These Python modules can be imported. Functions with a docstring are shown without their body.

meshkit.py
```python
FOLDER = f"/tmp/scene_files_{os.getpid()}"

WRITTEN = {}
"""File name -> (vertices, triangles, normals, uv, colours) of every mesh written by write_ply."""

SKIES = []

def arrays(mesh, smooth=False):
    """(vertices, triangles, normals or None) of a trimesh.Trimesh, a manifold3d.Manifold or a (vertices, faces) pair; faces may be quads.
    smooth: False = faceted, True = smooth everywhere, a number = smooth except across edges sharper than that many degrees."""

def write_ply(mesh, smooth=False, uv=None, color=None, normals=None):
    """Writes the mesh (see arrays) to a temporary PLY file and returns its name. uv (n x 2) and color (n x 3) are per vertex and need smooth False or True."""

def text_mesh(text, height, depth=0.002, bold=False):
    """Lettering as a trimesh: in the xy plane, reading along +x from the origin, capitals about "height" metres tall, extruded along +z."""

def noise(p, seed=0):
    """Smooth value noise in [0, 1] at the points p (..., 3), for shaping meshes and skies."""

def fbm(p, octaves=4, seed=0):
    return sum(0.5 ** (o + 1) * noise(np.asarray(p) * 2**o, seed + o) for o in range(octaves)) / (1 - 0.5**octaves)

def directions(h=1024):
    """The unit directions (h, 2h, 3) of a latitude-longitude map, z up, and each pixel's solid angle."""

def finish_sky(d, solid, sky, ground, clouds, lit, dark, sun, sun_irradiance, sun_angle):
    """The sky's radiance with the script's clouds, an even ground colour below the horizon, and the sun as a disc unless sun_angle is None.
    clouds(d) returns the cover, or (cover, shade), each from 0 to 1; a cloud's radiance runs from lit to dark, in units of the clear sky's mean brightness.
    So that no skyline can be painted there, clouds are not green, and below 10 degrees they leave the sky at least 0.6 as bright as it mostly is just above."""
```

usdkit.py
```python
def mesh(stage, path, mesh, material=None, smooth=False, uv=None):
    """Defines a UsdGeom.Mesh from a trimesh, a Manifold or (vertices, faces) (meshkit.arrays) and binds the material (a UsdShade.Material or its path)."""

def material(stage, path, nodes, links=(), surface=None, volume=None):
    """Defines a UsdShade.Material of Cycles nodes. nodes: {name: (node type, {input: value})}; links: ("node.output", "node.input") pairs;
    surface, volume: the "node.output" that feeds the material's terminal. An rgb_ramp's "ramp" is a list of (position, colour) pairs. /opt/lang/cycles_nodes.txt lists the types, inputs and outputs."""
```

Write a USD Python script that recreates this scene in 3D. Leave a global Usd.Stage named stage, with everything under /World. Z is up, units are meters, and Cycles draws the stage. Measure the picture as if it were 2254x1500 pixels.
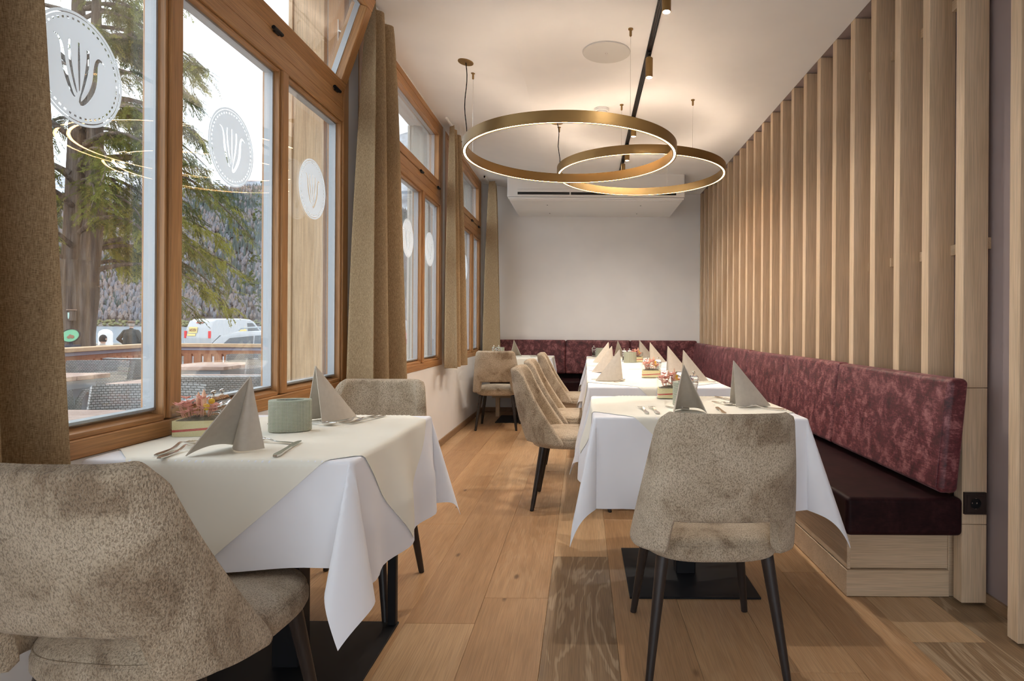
import math, random, re
import numpy as np, trimesh, manifold3d as m3, usdkit, meshkit
from shapely.geometry import Polygon, Point, LineString, box as sbox
from shapely import affinity
from shapely.ops import unary_union
from pxr import Usd, UsdGeom, UsdLux, UsdShade, Gf, Sdf, Vt

stage = Usd.Stage.CreateInMemory()
UsdGeom.SetStageUpAxis(stage, UsdGeom.Tokens.z)
UsdGeom.SetStageMetersPerUnit(stage, 1.0)
UsdGeom.Xform.Define(stage, '/World')
UsdGeom.Scope.Define(stage, '/World/Looks')
PI = math.pi
RND = random.Random(7)

# ---------------------------------------------------------------- camera, sky, exposure
EYE = 1.08
cam = UsdGeom.Camera.Define(stage, '/World/camera')
cam.AddTranslateOp().Set(Gf.Vec3d(0, 0, EYE))
cam.AddRotateXOp().Set(90.0)
cam.AddRotateZOp().Set(0.344)
cam.CreateHorizontalApertureAttr(36.0)
cam.CreateVerticalApertureAttr(36.0 * 1500 / 2254)
cam.CreateFocalLengthAttr(36.0 * 1330 / 2254)
cam.CreateHorizontalApertureOffsetAttr(-156 * 36.0 / 2254)
cam.CreateVerticalApertureOffsetAttr(-28 * 36.0 / 2254)
cam.CreateClippingRangeAttr(Gf.Vec2f(0.05, 100000))
cam.CreateExposureAttr(0.8)

SKY = 1.6            # overcast sky, nearly even
sky = UsdLux.DomeLight.Define(stage, '/World/sky')
sky.CreateIntensityAttr(1.0)
sky_mat = usdkit.material(stage, '/World/Looks/overcast_sky', {'tc': ('texture_coordinate', {}), 'n': ('noise_texture', {'scale': 2.2, 'detail': 5}),
    'r': ('rgb_ramp', {'ramp': [(.3, (.76, .86, .98)), (.6, (.87, .935, 1.0))]}), 'b': ('background_shader', {'strength': SKY})},
    [('tc.generated', 'n.vector'), ('n.fac', 'r.fac'), ('r.color', 'b.color')], surface='b.background')
UsdShade.MaterialBindingAPI.Apply(sky.GetPrim()).Bind(sky_mat)
RING_L = 26.0        # radiance of the ring lamps' diffusers
RING_UP = 20.0       # and of the strip on their upper rim
SPOT_L = 5000.0       # radiance of the spot lamps' lenses

# ---------------------------------------------------------------- naming helpers
USED = {}
def uniq(parent, name):
    k = USED.setdefault((parent, name), 0)
    USED[(parent, name)] = k + 1
    return name if k == 0 else '%s_%03d' % (name, k)

def keys(prim, label=None, cat=None, group=None, kind=None):
    for k, v in (('label', label), ('category', cat), ('group', group), ('kind', kind)):
        if v:
            prim.SetCustomDataByKey(k, v)
    return prim

def path_of(parent):
    return '/World' if parent is None else str(parent.GetPath())

def obj(name, mesh, mat, parent=None, smooth=30, label=None, kind=None):
    par = path_of(parent)
    m = usdkit.mesh(stage, par + '/' + uniq(par, name), mesh, mat, smooth=smooth)
    keys(m.GetPrim(), label, kind=kind)
    return m.GetPrim()

def place(x, loc=(0, 0, 0), rz=0.0, rx=0.0, ry=0.0, s=None):
    x = UsdGeom.Xformable(x)
    x.ClearXformOpOrder()
    x.AddTranslateOp().Set(Gf.Vec3d(*[float(v) for v in loc]))
    x.AddRotateXYZOp().Set(Gf.Vec3f(math.degrees(rx), math.degrees(ry), math.degrees(rz)))
    if s is not None:
        x.AddScaleOp().Set(Gf.Vec3f(s, s, s) if np.ndim(s) == 0 else Gf.Vec3f(*s))

def thing(name, label, cat, loc=(0, 0, 0), rz=0.0, group=None, kind=None):
    p = '/World/' + uniq('/World', name)
    x = UsdGeom.Xform.Define(stage, p)
    place(x, loc, rz)
    return keys(x.GetPrim(), label, cat, group, kind)

def one(name, mesh, mat, label, cat, group=None, kind=None, smooth=30):
    return keys(obj(name, mesh, mat, None, smooth), label, cat, group, kind)

def dup(src, loc, rz, label, group=None, s=None, rx=0.0, ry=0.0):
    base = re.sub(r'_\d{3}$', '', src.GetName())
    p = '/World/' + uniq('/World', base)
    x = UsdGeom.Xform.Define(stage, p)
    pr = x.GetPrim()
    pr.GetReferences().AddInternalReference(src.GetPath())
    pr.SetInstanceable(True)
    place(x, loc, rz, rx, ry, s)
    d = src.GetCustomData()
    return keys(pr, label, d['category'], group)

def struct(name, label=None):
    x = UsdGeom.Xform.Define(stage, '/World/' + uniq('/World', name))
    return keys(x.GetPrim(), label, None, None, 'structure')

# ---------------------------------------------------------------- mesh helpers
def box(x0, x1, y0, y1, z0, z1, c=0.0):
    if c <= 0:
        return trimesh.creation.box(bounds=[[x0, y0, z0], [x1, y1, z1]])
    pts = []
    for x, sx in ((x0, 1), (x1, -1)):
        for y, sy in ((y0, 1), (y1, -1)):
            for z, sz in ((z0, 1), (z1, -1)):
                pts += [(x + sx * c, y + sy * c, z), (x + sx * c, y, z + sz * c), (x, y + sy * c, z + sz * c)]
    return man(m3.Manifold.hull_points(np.array(pts, float)))

def man(m):
    q = m.to_mesh()
    return trimesh.Trimesh(np.array(q.vert_properties[:, :3], float), np.array(q.tri_verts), process=False)

def join(*ms):
    flat = []
    for m in ms:
        flat += m if isinstance(m, (list, tuple)) else [m]
    return trimesh.util.concatenate(flat)

def xf(m, loc=(0, 0, 0), rz=0, rx=0, ry=0, s=None):
    m = m.copy()
    if s is not None:
        m.apply_scale(s)
    T = trimesh.transformations
    m.apply_transform(T.euler_matrix(rx, ry, rz, 'sxyz'))
    m.apply_translation(loc)
    return m

def lathe(profile, n=32, cap=True):
    """profile: (r, z) from bottom to top; closed surface of revolution."""
    pr = list(profile)
    a = np.linspace(0, 2 * PI, n, endpoint=False)
    V = [[r * math.cos(t), r * math.sin(t), z] for r, z in pr for t in a]
    F = []
    for i in range(len(pr) - 1):
        for j in range(n):
            k = (j + 1) % n
            p, q, r_, s_ = i * n + j, i * n + k, (i + 1) * n + k, (i + 1) * n + j
            F += [[p, q, r_], [p, r_, s_]]
    if cap:
        b = len(V); V += [[0, 0, pr[0][1]], [0, 0, pr[-1][1]]]
        for j in range(n):
            k = (j + 1) % n
            F += [[b, k, j], [b + 1, (len(pr) - 1) * n + j, (len(pr) - 1) * n + k]]
    return trimesh.Trimesh(np.array(V, float), np.array(F), process=False)

def loft(rings, cap=True):
    """rings: list of equally long closed loops of points."""
    R = np.array(rings, float); k, n = R.shape[:2]
    V = R.reshape(-1, 3).tolist(); F = []
    for i in range(k - 1):
        for j in range(n):
            q = (j + 1) % n
            F += [[i * n + j, i * n + q, (i + 1) * n + q], [i * n + j, (i + 1) * n + q, (i + 1) * n + j]]
    if cap:
        b = len(V); V += [R[0].mean(0).tolist(), R[-1].mean(0).tolist()]
        for j in range(n):
            q = (j + 1) % n
            F += [[b, q, j], [b + 1, (k - 1) * n + j, (k - 1) * n + q]]
    return trimesh.Trimesh(np.array(V), np.array(F), process=False)

def tube(pts, rad, n=10):
    pts = np.array(pts, float)
    rad = np.full(len(pts), rad) if np.ndim(rad) == 0 else np.array(rad, float)
    t = np.gradient(pts, axis=0); t /= np.linalg.norm(t, axis=1)[:, None]
    up = np.array([0, 0, 1.0]) if abs(t[0][2]) < .9 else np.array([1.0, 0, 0])
    rings = []
    u = np.cross(t[0], up); u /= np.linalg.norm(u)
    for p, d, r in zip(pts, t, rad):
        u = u - d * u.dot(d); u /= np.linalg.norm(u); w = np.cross(d, u)
        rings.append([p + r * (math.cos(a) * u + math.sin(a) * w) for a in np.linspace(0, 2 * PI, n, endpoint=False)])
    return loft(rings)

def prism(poly, h, z=0.0):
    gs = getattr(poly, 'geoms', [poly])
    m = join([trimesh.creation.extrude_polygon(g, h, engine='earcut') for g in gs if g.area > 1e-10])
    m.apply_translation((0, 0, z))
    return m

def superellipse(a, b, n=3.0, k=48, cx=0, cy=0):
    t = np.linspace(0, 2 * PI, k, endpoint=False)
    c, s = np.cos(t), np.sin(t)
    return np.stack([cx + a * np.sign(c) * np.abs(c) ** (2 / n), cy + b * np.sign(s) * np.abs(s) ** (2 / n)], 1)

def normals_of(P):
    du = np.gradient(P, axis=0); dv = np.gradient(P, axis=1)
    n = np.cross(du, dv); l = np.linalg.norm(n, axis=2, keepdims=True)
    return n / np.maximum(l, 1e-12)

def sheet(P, t, N=None):
    """closed solid of a grid of points P[i, j] with thickness t (number or grid)."""
    P = np.asarray(P, float); a, b = P.shape[:2]
    N = normals_of(P) if N is None else N
    t = np.full((a, b), t) if np.ndim(t) == 0 else t
    V = np.concatenate([(P + N * t[..., None] / 2).reshape(-1, 3), (P - N * t[..., None] / 2).reshape(-1, 3)])
    idx = np.arange(a * b).reshape(a, b); o = a * b
    q = np.stack([idx[:-1, :-1], idx[1:, :-1], idx[1:, 1:], idx[:-1, 1:]], -1).reshape(-1, 4)
    F = [q[:, [0, 1, 2]], q[:, [0, 2, 3]], o + q[:, [0, 2, 1]], o + q[:, [0, 3, 2]]]
    loop = np.concatenate([idx[:, 0], idx[-1, 1:], idx[-2::-1, -1], idx[0, -2:0:-1]])
    l2 = np.roll(loop, -1)
    F += [np.stack([loop, o + l2, l2], 1), np.stack([loop, o + loop, o + l2], 1)]
    return trimesh.Trimesh(V, np.concatenate(F), process=False)

def smoothstep(a, b, x):
    t = np.clip((np.asarray(x, float) - a) / (b - a), 0, 1)
    return t * t * (3 - 2 * t)

# ---------------------------------------------------------------- materials
def M(name, nodes, links=(), surface='p.BSDF'):
    return usdkit.material(stage, '/World/Looks/' + name, nodes, links, surface=surface)

def plain(name, col, rough=.5, **kw):
    return M(name, {'p': ('principled_bsdf', dict(base_color=col, roughness=rough, **kw))})

def speckled(name, stops, scale=(1, 1, 1), freq=20, detail=4, rough=.6, bump=0.0, bscale=None, bfreq=None, loc=(0, 0, 0), dist=.004, distortion=0.0, roughn=.5, **kw):
    nodes = {'tc': ('texture_coordinate', {}), 'm': ('mapping', {'scale': scale, 'location': loc}),
             'n': ('noise_texture', {'scale': freq, 'detail': detail, 'roughness': roughn, 'distortion': distortion}),
             'r': ('rgb_ramp', {'ramp': stops}), 'p': ('principled_bsdf', dict(roughness=rough, **kw))}
    links = [('tc.object', 'm.vector'), ('m.vector', 'n.vector'), ('n.fac', 'r.fac'), ('r.color', 'p.base_color')]
    if bump:
        nodes['m2'] = ('mapping', {'scale': bscale or scale})
        nodes['n2'] = ('noise_texture', {'scale': bfreq or freq, 'detail': 3})
        nodes['b'] = ('bump', {'strength': bump, 'distance': dist})
        links += [('tc.object', 'm2.vector'), ('m2.vector', 'n2.vector'), ('n2.fac', 'b.height'), ('b.normal', 'p.normal')]
    return M(name, nodes, links)

def wood(name, dark, mid, light, axis='y', loc=(0, 0, 0), rough=.5, fig=0.0, grain=1.0, lime=None, knots=False):
    """straight or figured grain along an axis: broad bands, fine pores and, where wanted, limed figure and knots."""
    st = {'x': (.9, 14, 14), 'y': (14, .9, 14), 'z': (14, 14, .9)}[axis]
    fi = {'x': (6, 260, 260), 'y': (260, 6, 260), 'z': (260, 260, 6)}[axis]
    nodes = {'tc': ('texture_coordinate', {}), 'm': ('mapping', {'scale': st, 'location': loc}), 'm2': ('mapping', {'scale': fi, 'location': loc}),
             'n': ('noise_texture', {'scale': 1.0, 'detail': 5, 'roughness': .6, 'distortion': .4}),
             'n2': ('noise_texture', {'scale': 1.0, 'detail': 2}),
             'r': ('rgb_ramp', {'ramp': [(.25, dark), (.5, mid), (.75, light)]}),
             'r2': ('rgb_ramp', {'ramp': [(.35, (1 - .35 * grain,) * 3), (.6, (1, 1, 1))]}),
             'x': ('mix_color', {'blend_type': 'multiply', 'fac': .8}),
             'b': ('bump', {'strength': .25, 'distance': .001}),
             'p': ('principled_bsdf', {'roughness': rough})}
    links = [('tc.object', 'm.vector'), ('tc.object', 'm2.vector'), ('m.vector', 'n.vector'), ('m2.vector', 'n2.vector'), ('n.fac', 'r.fac'), ('n2.fac', 'r2.fac'),
             ('r.color', 'x.a'), ('r2.color', 'x.b'), ('n2.fac', 'b.height'), ('b.normal', 'p.normal')]
    last = 'x.result'
    if lime:
        s = {'x': (.55, 3.2, 3.2), 'y': (3.2, .55, 3.2), 'z': (3.2, 3.2, .55)}[axis]
        nodes['m3'] = ('mapping', {'scale': s, 'location': loc})
        nodes['n3'] = ('noise_texture', {'scale': 1.5, 'detail': 4, 'distortion': .5, 'roughness': .5})
        nodes['k'] = ('math', {'math_type': 'multiply', 'value2': 75.0})
        nodes['s'] = ('math', {'math_type': 'sine'})
        nodes['n4'] = ('noise_texture', {'scale': 1.0, 'detail': 1})
        nodes['q'] = ('math', {'math_type': 'multiply'})
        nodes['r3'] = ('rgb_ramp', {'ramp': [(.18, (0, 0, 0)), (.52, (lime[1],) * 3)]})
        nodes['x2'] = ('mix_color', {'b': lime[0]})
        links += [('tc.object', 'm3.vector'), ('m3.vector', 'n3.vector'), ('n3.fac', 'k.value1'), ('k.value', 's.value1'), ('m2.vector', 'n4.vector'), ('s.value', 'q.value1'), ('n4.fac', 'q.value2'),
                  ('q.value', 'r3.fac'), ('r3.color', 'x2.fac'), (last, 'x2.a')]
        last = 'x2.result'
    if knots:
        nodes['m5'] = ('mapping', {'scale': {'x': (2, 5, 5), 'y': (5, 2, 5), 'z': (5, 5, 2)}[axis], 'location': loc})
        nodes['v'] = ('voronoi_texture', {'scale': 1.1})
        nodes['r5'] = ('rgb_ramp', {'ramp': [(.03, (.22, .16, .12)), (.075, (1, 1, 1))]})
        nodes['x5'] = ('mix_color', {'blend_type': 'multiply', 'fac': .85})
        links += [('tc.object', 'm5.vector'), ('m5.vector', 'v.vector'), ('v.distance', 'r5.fac'), (last, 'x5.a'), ('r5.color', 'x5.b')]
        last = 'x5.result'
    links.append((last, 'p.base_color'))
    return M(name, nodes, links)

PLASTER = speckled('plaster', [(.3, (.80, .785, .765)), (.7, (.84, .825, .80))], freq=3, rough=.85, bump=.05, bfreq=60)
MAUVE = speckled('mauve_paint', [(.3, (.29, .225, .215)), (.7, (.32, .25, .24))], freq=4, rough=.8, bump=.05, bfreq=90)
OAK = [wood('pale_oak_%d' % i, (.55, .39, .24), (.64, .47, .305), (.70, .53, .365), 'z', (i * 3.1, i * 1.7, i * .9), rough=.55, grain=.7) for i in range(3)]
OAKY = wood('pale_oak_lengthwise', (.55, .39, .24), (.64, .47, .305), (.70, .53, .365), 'y', (2, 1, 4), rough=.55, grain=.7)
OAKX = wood('pale_oak_across', (.55, .39, .24), (.64, .47, .305), (.70, .53, .365), 'x', (2, 1, 4), rough=.55, grain=.7)
FLOORS = []
tones = [((.41, .225, .10), (.48, .28, .135), (.55, .345, .18)), ((.45, .265, .125), (.53, .325, .165), (.59, .385, .21)), ((.37, .205, .095), (.44, .255, .125), (.51, .315, .165)), ((.47, .29, .15), (.55, .355, .19), (.61, .41, .24))]
for i in range(8):
    t = tones[i % 4]
    FLOORS.append(wood('floor_oak_%d' % i, *t, 'y', (i * 5.3, i * 2.9, 0), rough=.42, lime=((.64, .48, .31), (.05, .13, .04, .09)[i % 4 - i // 4]), knots=True, grain=.75))
FLOOR_DARK = [wood('floor_oak_figured_%d' % i, (.20, .12, .06), (.27, .17, .09), (.33, .215, .12), 'y', (i * 7.7 + 1.3, i * 1.9, 0), rough=.42, lime=((.52, .395, .26), .5)) for i in range(2)]
LARCH = {a: wood('larch_' + a, (.37, .17, .055), (.49, .245, .092), (.58, .32, .135), a, (1.5, 3.3, 2.2), rough=.42) for a in 'xyz'}
LARCH_OUT = wood('larch_board_outside', (.62, .40, .22), (.71, .49, .29), (.77, .56, .35), 'z', (1, 1, 1), rough=.6, knots=True)
CREAM_BOARD = speckled('cream_painted_board', [(.3, (.70, .67, .60)), (.7, (.76, .73, .66))], scale=(8, 8, .5), freq=3, rough=.6)
SKIRT = wood('skirting_oak', (.25, .15, .08), (.33, .20, .11), (.40, .26, .15), 'y', rough=.5)
SPACER = plain('aluminium_spacer', (.42, .45, .47), .4, metallic=.3)
BLACK = plain('black_steel', (.008, .008, .009), .5, specular_ior_level=.25)
DARKWOOD = wood('dark_stained_beech', (.012, .008, .007), (.02, .014, .012), (.03, .02, .016), 'z', rough=.4)
BRASS = plain('brushed_bronze', (.27, .165, .06), .42, metallic=.75)
STEEL = plain('polished_steel', (.72, .70, .67), .18, metallic=1.0)
CHROME = plain('chrome', (.80, .78, .74), .12, metallic=1.0)
WHITE_CLOTH = speckled('white_linen', [(.3, (.82, .825, .865)), (.7, (.86, .865, .895))], freq=5, rough=.85, bump=.12, bfreq=700, dist=.0006)
CREAM_CLOTH = speckled('cream_linen', [(.3, (.835, .805, .695)), (.7, (.87, .84, .735))], freq=5, rough=.85, bump=.12, bfreq=700, dist=.0006)
NAPKIN = speckled('taupe_paper_napkin', [(.3, (.545, .485, .405)), (.7, (.59, .53, .445))], freq=60, rough=.9, bump=.15, bfreq=400, dist=.0006)
PLASTIC_W = plain('white_plastic', (.80, .79, .76), .45)
AC_WHITE = plain('white_enamel', (.80, .785, .755), .5)
SPEAKER_W = plain('speaker_cloth', (.62, .60, .56), .8)
DARK = plain('black_void', (.02, .02, .02), .8)
SOCKET = plain('dark_brown_plastic', (.02, .012, .010), .28)

def chenille():
    nodes = {'tc': ('texture_coordinate', {}),
             'm': ('mapping', {'scale': (1, 1, .6)}), 'v': ('noise_texture', {'scale': 330, 'detail': 2, 'distortion': .5}),
             'n': ('noise_texture', {'scale': 6, 'detail': 5, 'distortion': .5, 'roughness': .6}),
             'r': ('rgb_ramp', {'ramp': [(.34, (.31, .225, .145)), (.44, (.51, .41, .29)), (.60, (.63, .525, .39))]}),
             'r2': ('rgb_ramp', {'ramp': [(.36, (.40, .365, .33)), (.56, (1, 1, 1))]}),
             'x': ('mix_color', {'blend_type': 'multiply', 'fac': .8}),
             'b': ('bump', {'strength': 1.0, 'distance': .0048}),
             'p': ('principled_bsdf', {'roughness': .85, 'sheen_weight': .3, 'sheen_roughness': .4, 'sheen_tint': (.9, .82, .7)})}
    links = [('tc.object', 'm.vector'), ('m.vector', 'v.vector'), ('tc.object', 'n.vector'), ('n.fac', 'r.fac'), ('v.fac', 'r2.fac'), ('r.color', 'x.a'), ('r2.color', 'x.b'),
             ('x.result', 'p.base_color'), ('v.fac', 'b.height'), ('b.normal', 'p.normal')]
    return M('chenille', nodes, links)
CHENILLE = chenille()

def velvet(name, dark, mid, light, **kw):
    nodes = {'tc': ('texture_coordinate', {}), 'm': ('mapping', {'scale': (1, 1, 1.0)}),
             'n': ('noise_texture', {'scale': 13, 'detail': 10, 'roughness': .76, 'distortion': .3}),
             'm2': ('mapping', {'scale': (60, 30, 190)}), 'n2': ('noise_texture', {'scale': 1, 'detail': 2}),
             'a': ('math', {'math_type': 'multiply_add', 'value2': .22}),
             'r': ('rgb_ramp', {'ramp': [(.46, dark), (.60, mid), (.76, light)]}),
             'b': ('bump', {'strength': .25, 'distance': .002}),
             'p': ('principled_bsdf', {'roughness': .5, 'sheen_weight': .15, 'sheen_roughness': .35, 'sheen_tint': (.9, .55, .55), **kw})}
    links = [('tc.object', 'm.vector'), ('m.vector', 'n.vector'), ('tc.object', 'm2.vector'), ('m2.vector', 'n2.vector'), ('n2.fac', 'a.value1'), ('n.fac', 'a.value3'), ('a.value', 'r.fac'),
             ('r.color', 'p.base_color'), ('n.fac', 'b.height'), ('b.normal', 'p.normal')]
    return M(name, nodes, links)
VELVET = velvet('burgundy_velvet', (.030, .005, .007), (.098, .015, .020), (.31, .12, .12))
SEAT_DARK = velvet('dark_maroon_fabric', (.009, .002, .003), (.016, .004, .005), (.028, .008, .009), specular_ior_level=.15, sheen_weight=.0)

def curtain_mat():
    nodes = {'tc': ('texture_coordinate', {}), 'm': ('mapping', {'scale': (140, 140, 1000)}), 'n': ('noise_texture', {'scale': 1, 'detail': 2}),
             'm2': ('mapping', {'scale': (800, 800, 60)}), 'n2': ('noise_texture', {'scale': 1, 'detail': 2}),
             'a': ('math', {'math_type': 'add'}),
             'r': ('rgb_ramp', {'ramp': [(.36, (.27, .185, .105)), (.5, (.46, .335, .195)), (.66, (.64, .50, .315))]}),
             'k': ('math', {'math_type': 'multiply', 'value2': .5}),
             'b': ('bump', {'strength': .4, 'distance': .0015}),
             'd': ('diffuse_bsdf', {'roughness': .8}), 't': ('translucent_bsdf', {}), 'x': ('mix_closure', {'fac': .22})}
    links = [('tc.object', 'm.vector'), ('m.vector', 'n.vector'), ('tc.object', 'm2.vector'), ('m2.vector', 'n2.vector'), ('n.fac', 'a.value1'), ('n2.fac', 'a.value2'), ('a.value', 'k.value1'), ('k.value', 'r.fac'),
             ('r.color', 'd.color'), ('r.color', 't.color'), ('k.value', 'b.height'), ('b.normal', 'd.normal'), ('d.BSDF', 'x.closure1'), ('t.BSDF', 'x.closure2')]
    return M('curtain_linen', nodes, links, 'x.closure')
CURTAIN = curtain_mat()

def pane_mat(name, ior=1.5, tint=(1, 1, 1)):
    return M(name, {'ge': ('geometry', {}), 'io': ('math', {'math_type': 'multiply_add', 'value2': 1 / ior - ior, 'value3': ior}), 'f': ('fresnel', {}), 't': ('transparent_bsdf', {'color': tint}), 'g': ('glossy_bsdf', {'roughness': 0.0, 'color': (1, 1, 1)}), 'x': ('mix_closure', {})},
             [('ge.backfacing', 'io.value1'), ('io.value', 'f.IOR'), ('f.fac', 'x.fac'), ('t.BSDF', 'x.closure1'), ('g.BSDF', 'x.closure2')], 'x.closure')
PANE = pane_mat('window_glass', 1.45, (.985, .99, .99))
GLASS = pane_mat('clear_thin_glass', 1.5, (.98, .99, .985))
FROST = M('frosted_film', {'d': ('diffuse_bsdf', {'color': (.88, .90, .91)}), 't': ('translucent_bsdf', {'color': (.93, .95, .96)}), 'x': ('mix_closure', {'fac': .5}),
                           'c': ('transparent_bsdf', {}), 'y': ('mix_closure', {'fac': .06})},
          [('d.BSDF', 'x.closure1'), ('t.BSDF', 'x.closure2'), ('x.closure', 'y.closure1'), ('c.BSDF', 'y.closure2')], 'y.closure')
def emit(name, col, s):
    return M(name, {'e': ('emission', {'color': col, 'strength': s})}, (), 'e.emission')
RING_GLOW = emit('ring_diffuser_glow', (1.0, .60, .27), RING_L)
RING_GLOW_UP = emit('ring_upper_glow', (1.0, .80, .62), RING_UP)
SPOT_GLOW = emit('spot_lens_glow', (1.0, .93, .85), SPOT_L)
# ---------------------------------------------------------------- room shell
XL, XR, YB, YF = -1.29, 1.60, 7.72, -1.6       # left wall, right wall, far wall, wall behind the camera
XS = 1.487                                     # front of the slats
CEIL, CREASE, CEIL_L = 2.793, -0.41, 2.915
XO = -1.585                                    # outer face of the window wall

floor = struct('floor', 'wide oak plank floor')
obj('subfloor', box(XL - .02, XR + .02, YF, YB + .02, -.06, -.012), SKIRT, floor, False)
W = .2555
cols = [round(-.387 + W * k, 4) for k in range(-4, 8)]
joints = {-.898: [1.3, 3.31, 5.15], -.6425: [.4, 2.2, 4.02, 5.5], -.387: [.9, 2.41, 4.55, 6.4], -.1315: [1.1, 2.85, 5.0, 6.8], .124: [.3, 3.4, 5.3], .3795: [1.5, 3.9, 5.9],
          .635: [.2, 1.9, 4.4], .8905: [1.0, 2.685, 4.9], 1.146: [.6, 2.09, 3.8], 1.4015: [1.35, 3.1]}
frnd = random.Random(3)
for ci, x0 in enumerate(cols):
    x1 = min(x0 + W, XR); xa = max(x0, XL)
    if x1 - xa < .01:
        continue
    js = joints.get(x0) or [1.7 + .4 * (ci % 3), 3.7, 5.6 - .3 * (ci % 2)]
    ys = [YF, -.9 + .2 * (ci % 4)] + list(js) + [YB]
    for k in range(len(ys) - 1):
        mat = FLOORS[frnd.randrange(8)]
        if (x0 == -.1315 and k == 2) or (x0 == 1.4015 and k in (1, 2)) or (x0 == 1.146 and k == 2):
            mat = FLOOR_DARK[k % 2]
        if x0 == 1.146 and k == 3:
            mat = FLOORS[3]
        if x0 == -.387 and k == 2:
            mat = FLOORS[2]
        dz = frnd.uniform(-.0006, .0)
        obj('plank', box(xa + .0003, x1 - .0003, ys[k] + .0003, ys[k + 1] - .0003, -.012, dz, .0012), mat, floor, False)

ceiling = struct('ceiling', 'white plaster ceiling, sloping up towards the windows')
def slab(pts, y0, y1):
    return loft([[(x, y0, z) for x, z in pts], [(x, y1, z) for x, z in pts]])
obj('ceiling_panel', slab([(CREASE, CEIL), (XS, CEIL), (XS, CEIL + .2), (CREASE, CEIL + .2)], YF, YB), PLASTER, ceiling, False)
obj('sloped_ceiling_panel', slab([(XL - .05, CEIL_L + .007), (CREASE, CEIL), (CREASE, CEIL + .2), (XL - .05, CEIL + .2)], YF, YB), PLASTER, ceiling, False)
obj('painted_ceiling_strip', box(XS + .0005, XR + .1, YF, YB, CEIL + .002, CEIL + .2), MAUVE, ceiling, False)

one_wall = obj('wall_back', box(XL - .3, XR + .1, YB, YB + .15, -.05, 3.2), PLASTER, None, False); keys(one_wall, 'plain white wall at the far end', kind='structure')
wall_r = struct('wall_right', 'mauve wall behind upright oak slats')
obj('wall_panel', box(XR, XR + .15, YF, YB, -.05, 3.0), MAUVE, wall_r, False)
obj('skirting', box(XR - .015, XR, YF, 2.4, 0, .045, .002), SKIRT, wall_r, False)
SLAT_Y = [1.64, 2.056] + [2.363 + .2401 * n for n in range(23)]
for i, y in enumerate(SLAT_Y):
    zs = [(.012, CEIL)]
    if i == 2:
        zs = [(.012, .318), (.32, .853), (.855, CEIL)]
    for a, b in zs:
        obj('slat', box(XS, XS + (.097 if i < 3 else .1125), y, y + .053, a, b, .0015), OAK[i % 3], wall_r, False)
for z in (1.40, 2.45):
    obj('batten', box(XR - .018, XR, 2.37, YB - .02, z, z + .045, .001), OAKY, wall_r, False)
for n in (3, 4):      # stubs of the cross battens that show between the slats
    for z in (1.40, 2.45):
        obj('batten', box(XS + .077, XR - .019, 2.363 + .2401 * n - .012, 2.363 + .2401 * n - .001, z, z + .045), OAK[0], wall_r, False)

rear = struct('wall_rear', 'white wall behind the camera with a wide unglazed opening added for daylight')
obj('wall_panel', join(box(XL - .3, -1.22, YF - .15, YF, -.05, 3.0), box(1.52, XR + .15, YF - .15, YF, -.05, 3.0), box(-1.22, 1.52, YF - .15, YF, 1.8, 3.0), box(-1.22, 1.52, YF - .15, YF, -.05, .06)), PLASTER, rear, False)  # unglazed opening added and sized to throw daylight on the foreground
for k in range(4):  # posts dividing the added daylight opening
    x = -1.22 + k * 2.68 / 3
    obj('door_post', box(x, x + .06, YF - .12, YF - .06, .06, 1.8, .003), DARKWOOD, rear, False)

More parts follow.
